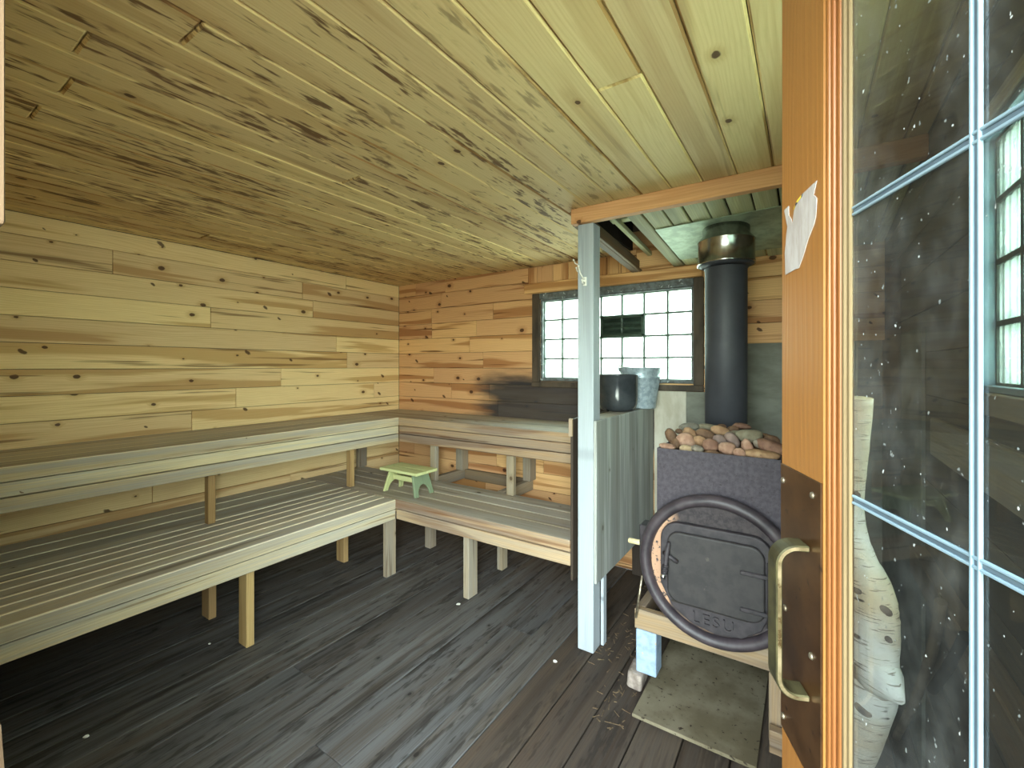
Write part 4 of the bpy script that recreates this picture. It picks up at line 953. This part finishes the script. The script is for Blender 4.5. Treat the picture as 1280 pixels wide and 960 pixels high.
dd.add(m, 'bark_knot', M['birch_knot'], parent=br)

# bent stick and bar behind the door glass
def stick(pxs, X, r_, name, label, cat, mat):
    P = [q for q in [atX(a, b_, X) for a, b_ in pxs] if q.z > 0]; P.append(P[-1] + (P[-1] - P[-2]) * ((P[-1].z - r_) / max(P[-2].z - P[-1].z, 1e-4))) if name == 'bent_stick' else None; m = MB(P[-1]); P2, r2 = refine(P, [r_] * len(P), 4); m.tube(P2, r2, 10); tag(m.build(name, mat), label, cat)
stick([(1176, 752), (1166, 810), (1146, 870), (1122, 918), (1098, 955), (1070, 985)], 0.29, 0.013, 'bent_stick', 'bent grey stick leaning behind the glass door', 'stick', M['stick'])
stick([(1207, 795), (1188, 830), (1165, 862)], 0.30, 0.012, 'iron_poker', 'short dark bar below the wall rail behind the glass', 'poker', M['attic'])

# ------------------------------------------------------------------ floor litter
def chip(px, py, size, label):
    P = atZ(px, py, 0.0); m = MB(P); n_ = 6; rr = random.Random(px)
    pts = [(P.x + size * rr.uniform(.6, 1) * math.cos(2 * math.pi * k / n_), P.y + size * rr.uniform(.5, 1) * math.sin(2 * math.pi * k / n_)) for k in range(n_)]
    m.prism(pts, 2, 0.0005, 0.004); tag(m.build('paint_chip', M['chip']), label, 'debris', 'white flakes on the floor')
chip(108, 921, 0.012, 'white flake on the floor near the bottom left corner'); chip(573, 755.5, 0.014, 'white flake on the floor beside the back bench leg')
chip(694, 827, 0.012, 'white flake on the floor left of the post foot'); chip(262, 805, 0.007, 'tiny flake on the floor between the left bench legs')
m = MB((-0.75, 2.3, 0)); rr = random.Random(11)
for i in range(150):
    x, y = rr.uniform(-0.90, -0.66), rr.uniform(2.0, 3.0)
    if rr.random() < 0.15: x, y = rr.uniform(-0.78, -0.62), rr.uniform(1.7, 2.0)
    a = rr.uniform(0, 6.28); l_ = rr.uniform(0.004, 0.02) * (2 if rr.random() < .08 else 1); w_ = rr.uniform(0.001, 0.0025)
    m.box((-l_, -w_, 0), (l_, w_, 0.002), M=Matrix.Translation((x, y, 0.0005)) @ Matrix.Rotation(a, 4, 'Z'))
tag(m.build('wood_shavings', M['shaving']), 'scattered wood shavings and bark crumbs between partition and stove', 'debris', kind='stuff')

# ------------------------------------------------------------------ light
WORLD_DOOR, WORLD_BASE, WORLD_BACK, WORLD_RIGHT = 15.0, 2.0, 8.0, 9.0
w = bpy.data.worlds.new('daylight'); SC.world = w; w.use_nodes = True; nt = w.node_tree; nt.nodes.clear()
out = nt.nodes.new('ShaderNodeOutputWorld'); bg = nt.nodes.new('ShaderNodeBackground'); nt.links.new(bg.outputs[0], out.inputs[0])
tc = nt.nodes.new('ShaderNodeTexCoord'); sp_ = nt.nodes.new('ShaderNodeSeparateXYZ'); nt.links.new(tc.outputs['Generated'], sp_.inputs[0])
rp = nt.nodes.new('ShaderNodeValToRGB'); mr = nt.nodes.new('ShaderNodeMapRange'); mr.inputs[1].default_value = -1; mr.inputs[2].default_value = 1
nt.links.new(sp_.outputs[2], mr.inputs[0]); nt.links.new(mr.outputs[0], rp.inputs[0])
el = rp.color_ramp.elements
el[0].position = 0.0; el[0].color = (0.36, 0.37, 0.34, 1)
el[1].position = 1.0; el[1].color = (0.80, 0.95, 1.15, 1)
for p_, c_ in ((0.42, (0.42, 0.46, 0.38, 1)), (0.5, (0.66, 0.78, 0.66, 1)), (0.56, (0.86, 1.0, 0.96, 1))):
    e_ = el.new(p_); e_.color = c_
# invented bright sky lobes, added to steer light through the doorway and windows
def lobe(dirn, a, b, lo, hi):
    d_ = nt.nodes.new('ShaderNodeVectorMath'); d_.operation = 'DOT_PRODUCT'; nt.links.new(tc.outputs['Generated'], d_.inputs[0]); d_.inputs[1].default_value = Vector(dirn).normalized()
    q = nt.nodes.new('ShaderNodeMapRange'); q.interpolation_type = 'SMOOTHSTEP'; nt.links.new(d_.outputs['Value'], q.inputs[0])
    for k_, v_ in zip((1, 2, 3, 4), (a, b, lo, hi)): q.inputs[k_].default_value = v_
    return q.outputs[0]
l1 = lobe((0.42, -0.9, 0.34), 0.68, 0.96, 0.0, WORLD_DOOR); l2 = lobe((0.15, 0.95, -0.1), 0.1, 0.7, WORLD_BASE, WORLD_BACK)
ad = nt.nodes.new('ShaderNodeMath'); ad.operation = 'ADD'; nt.links.new(l1, ad.inputs[0]); nt.links.new(l2, ad.inputs[1])
l3 = lobe((0.95, 0.1, 0.2), 0.3, 0.8, 0.0, WORLD_RIGHT); ad2 = nt.nodes.new('ShaderNodeMath'); ad2.operation = 'ADD'; nt.links.new(ad.outputs[0], ad2.inputs[0]); nt.links.new(l3, ad2.inputs[1])
nt.links.new(rp.outputs[0], bg.inputs[0]); nt.links.new(ad2.outputs[0], bg.inputs[1])
def portal(name, loc, rot, sx, sy):
    l = bpy.data.lights.new(name, 'AREA'); l.shape = 'RECTANGLE'; l.size = sx; l.size_y = sy; l.cycles.is_portal = True
    o = bpy.data.objects.new(name, l); COL.objects.link(o); o.location = loc; o.rotation_euler = rot
portal('portal_doorway', ((DX0 + DX1) / 2, YF - 0.11, DZ / 2), (R(90), 0, 0), DX1 - DX0, DZ)
portal('portal_back_window', ((BX0 + BX1) / 2, YB + 0.08, (BZ0 + BZ1) / 2), (R(-90), 0, 0), BX1 - BX0, BZ1 - BZ0)
portal('portal_right_window', (XR + 0.08, (WY0 + WY1) / 2, (WZ0 + WZ1) / 2), (0, R(90), 0), WZ1 - WZ0, WY1 - WY0)
SC.view_settings.view_transform = 'Standard'; SC.view_settings.look = 'None'; SC.view_settings.gamma = 1; SC.view_settings.use_curve_mapping = False
SC.view_settings.exposure = 1.22
SC.cycles.use_denoising = True
SC.cycles.max_bounces = 10; SC.cycles.diffuse_bounces = 6; SC.cycles.transparent_max_bounces = 16
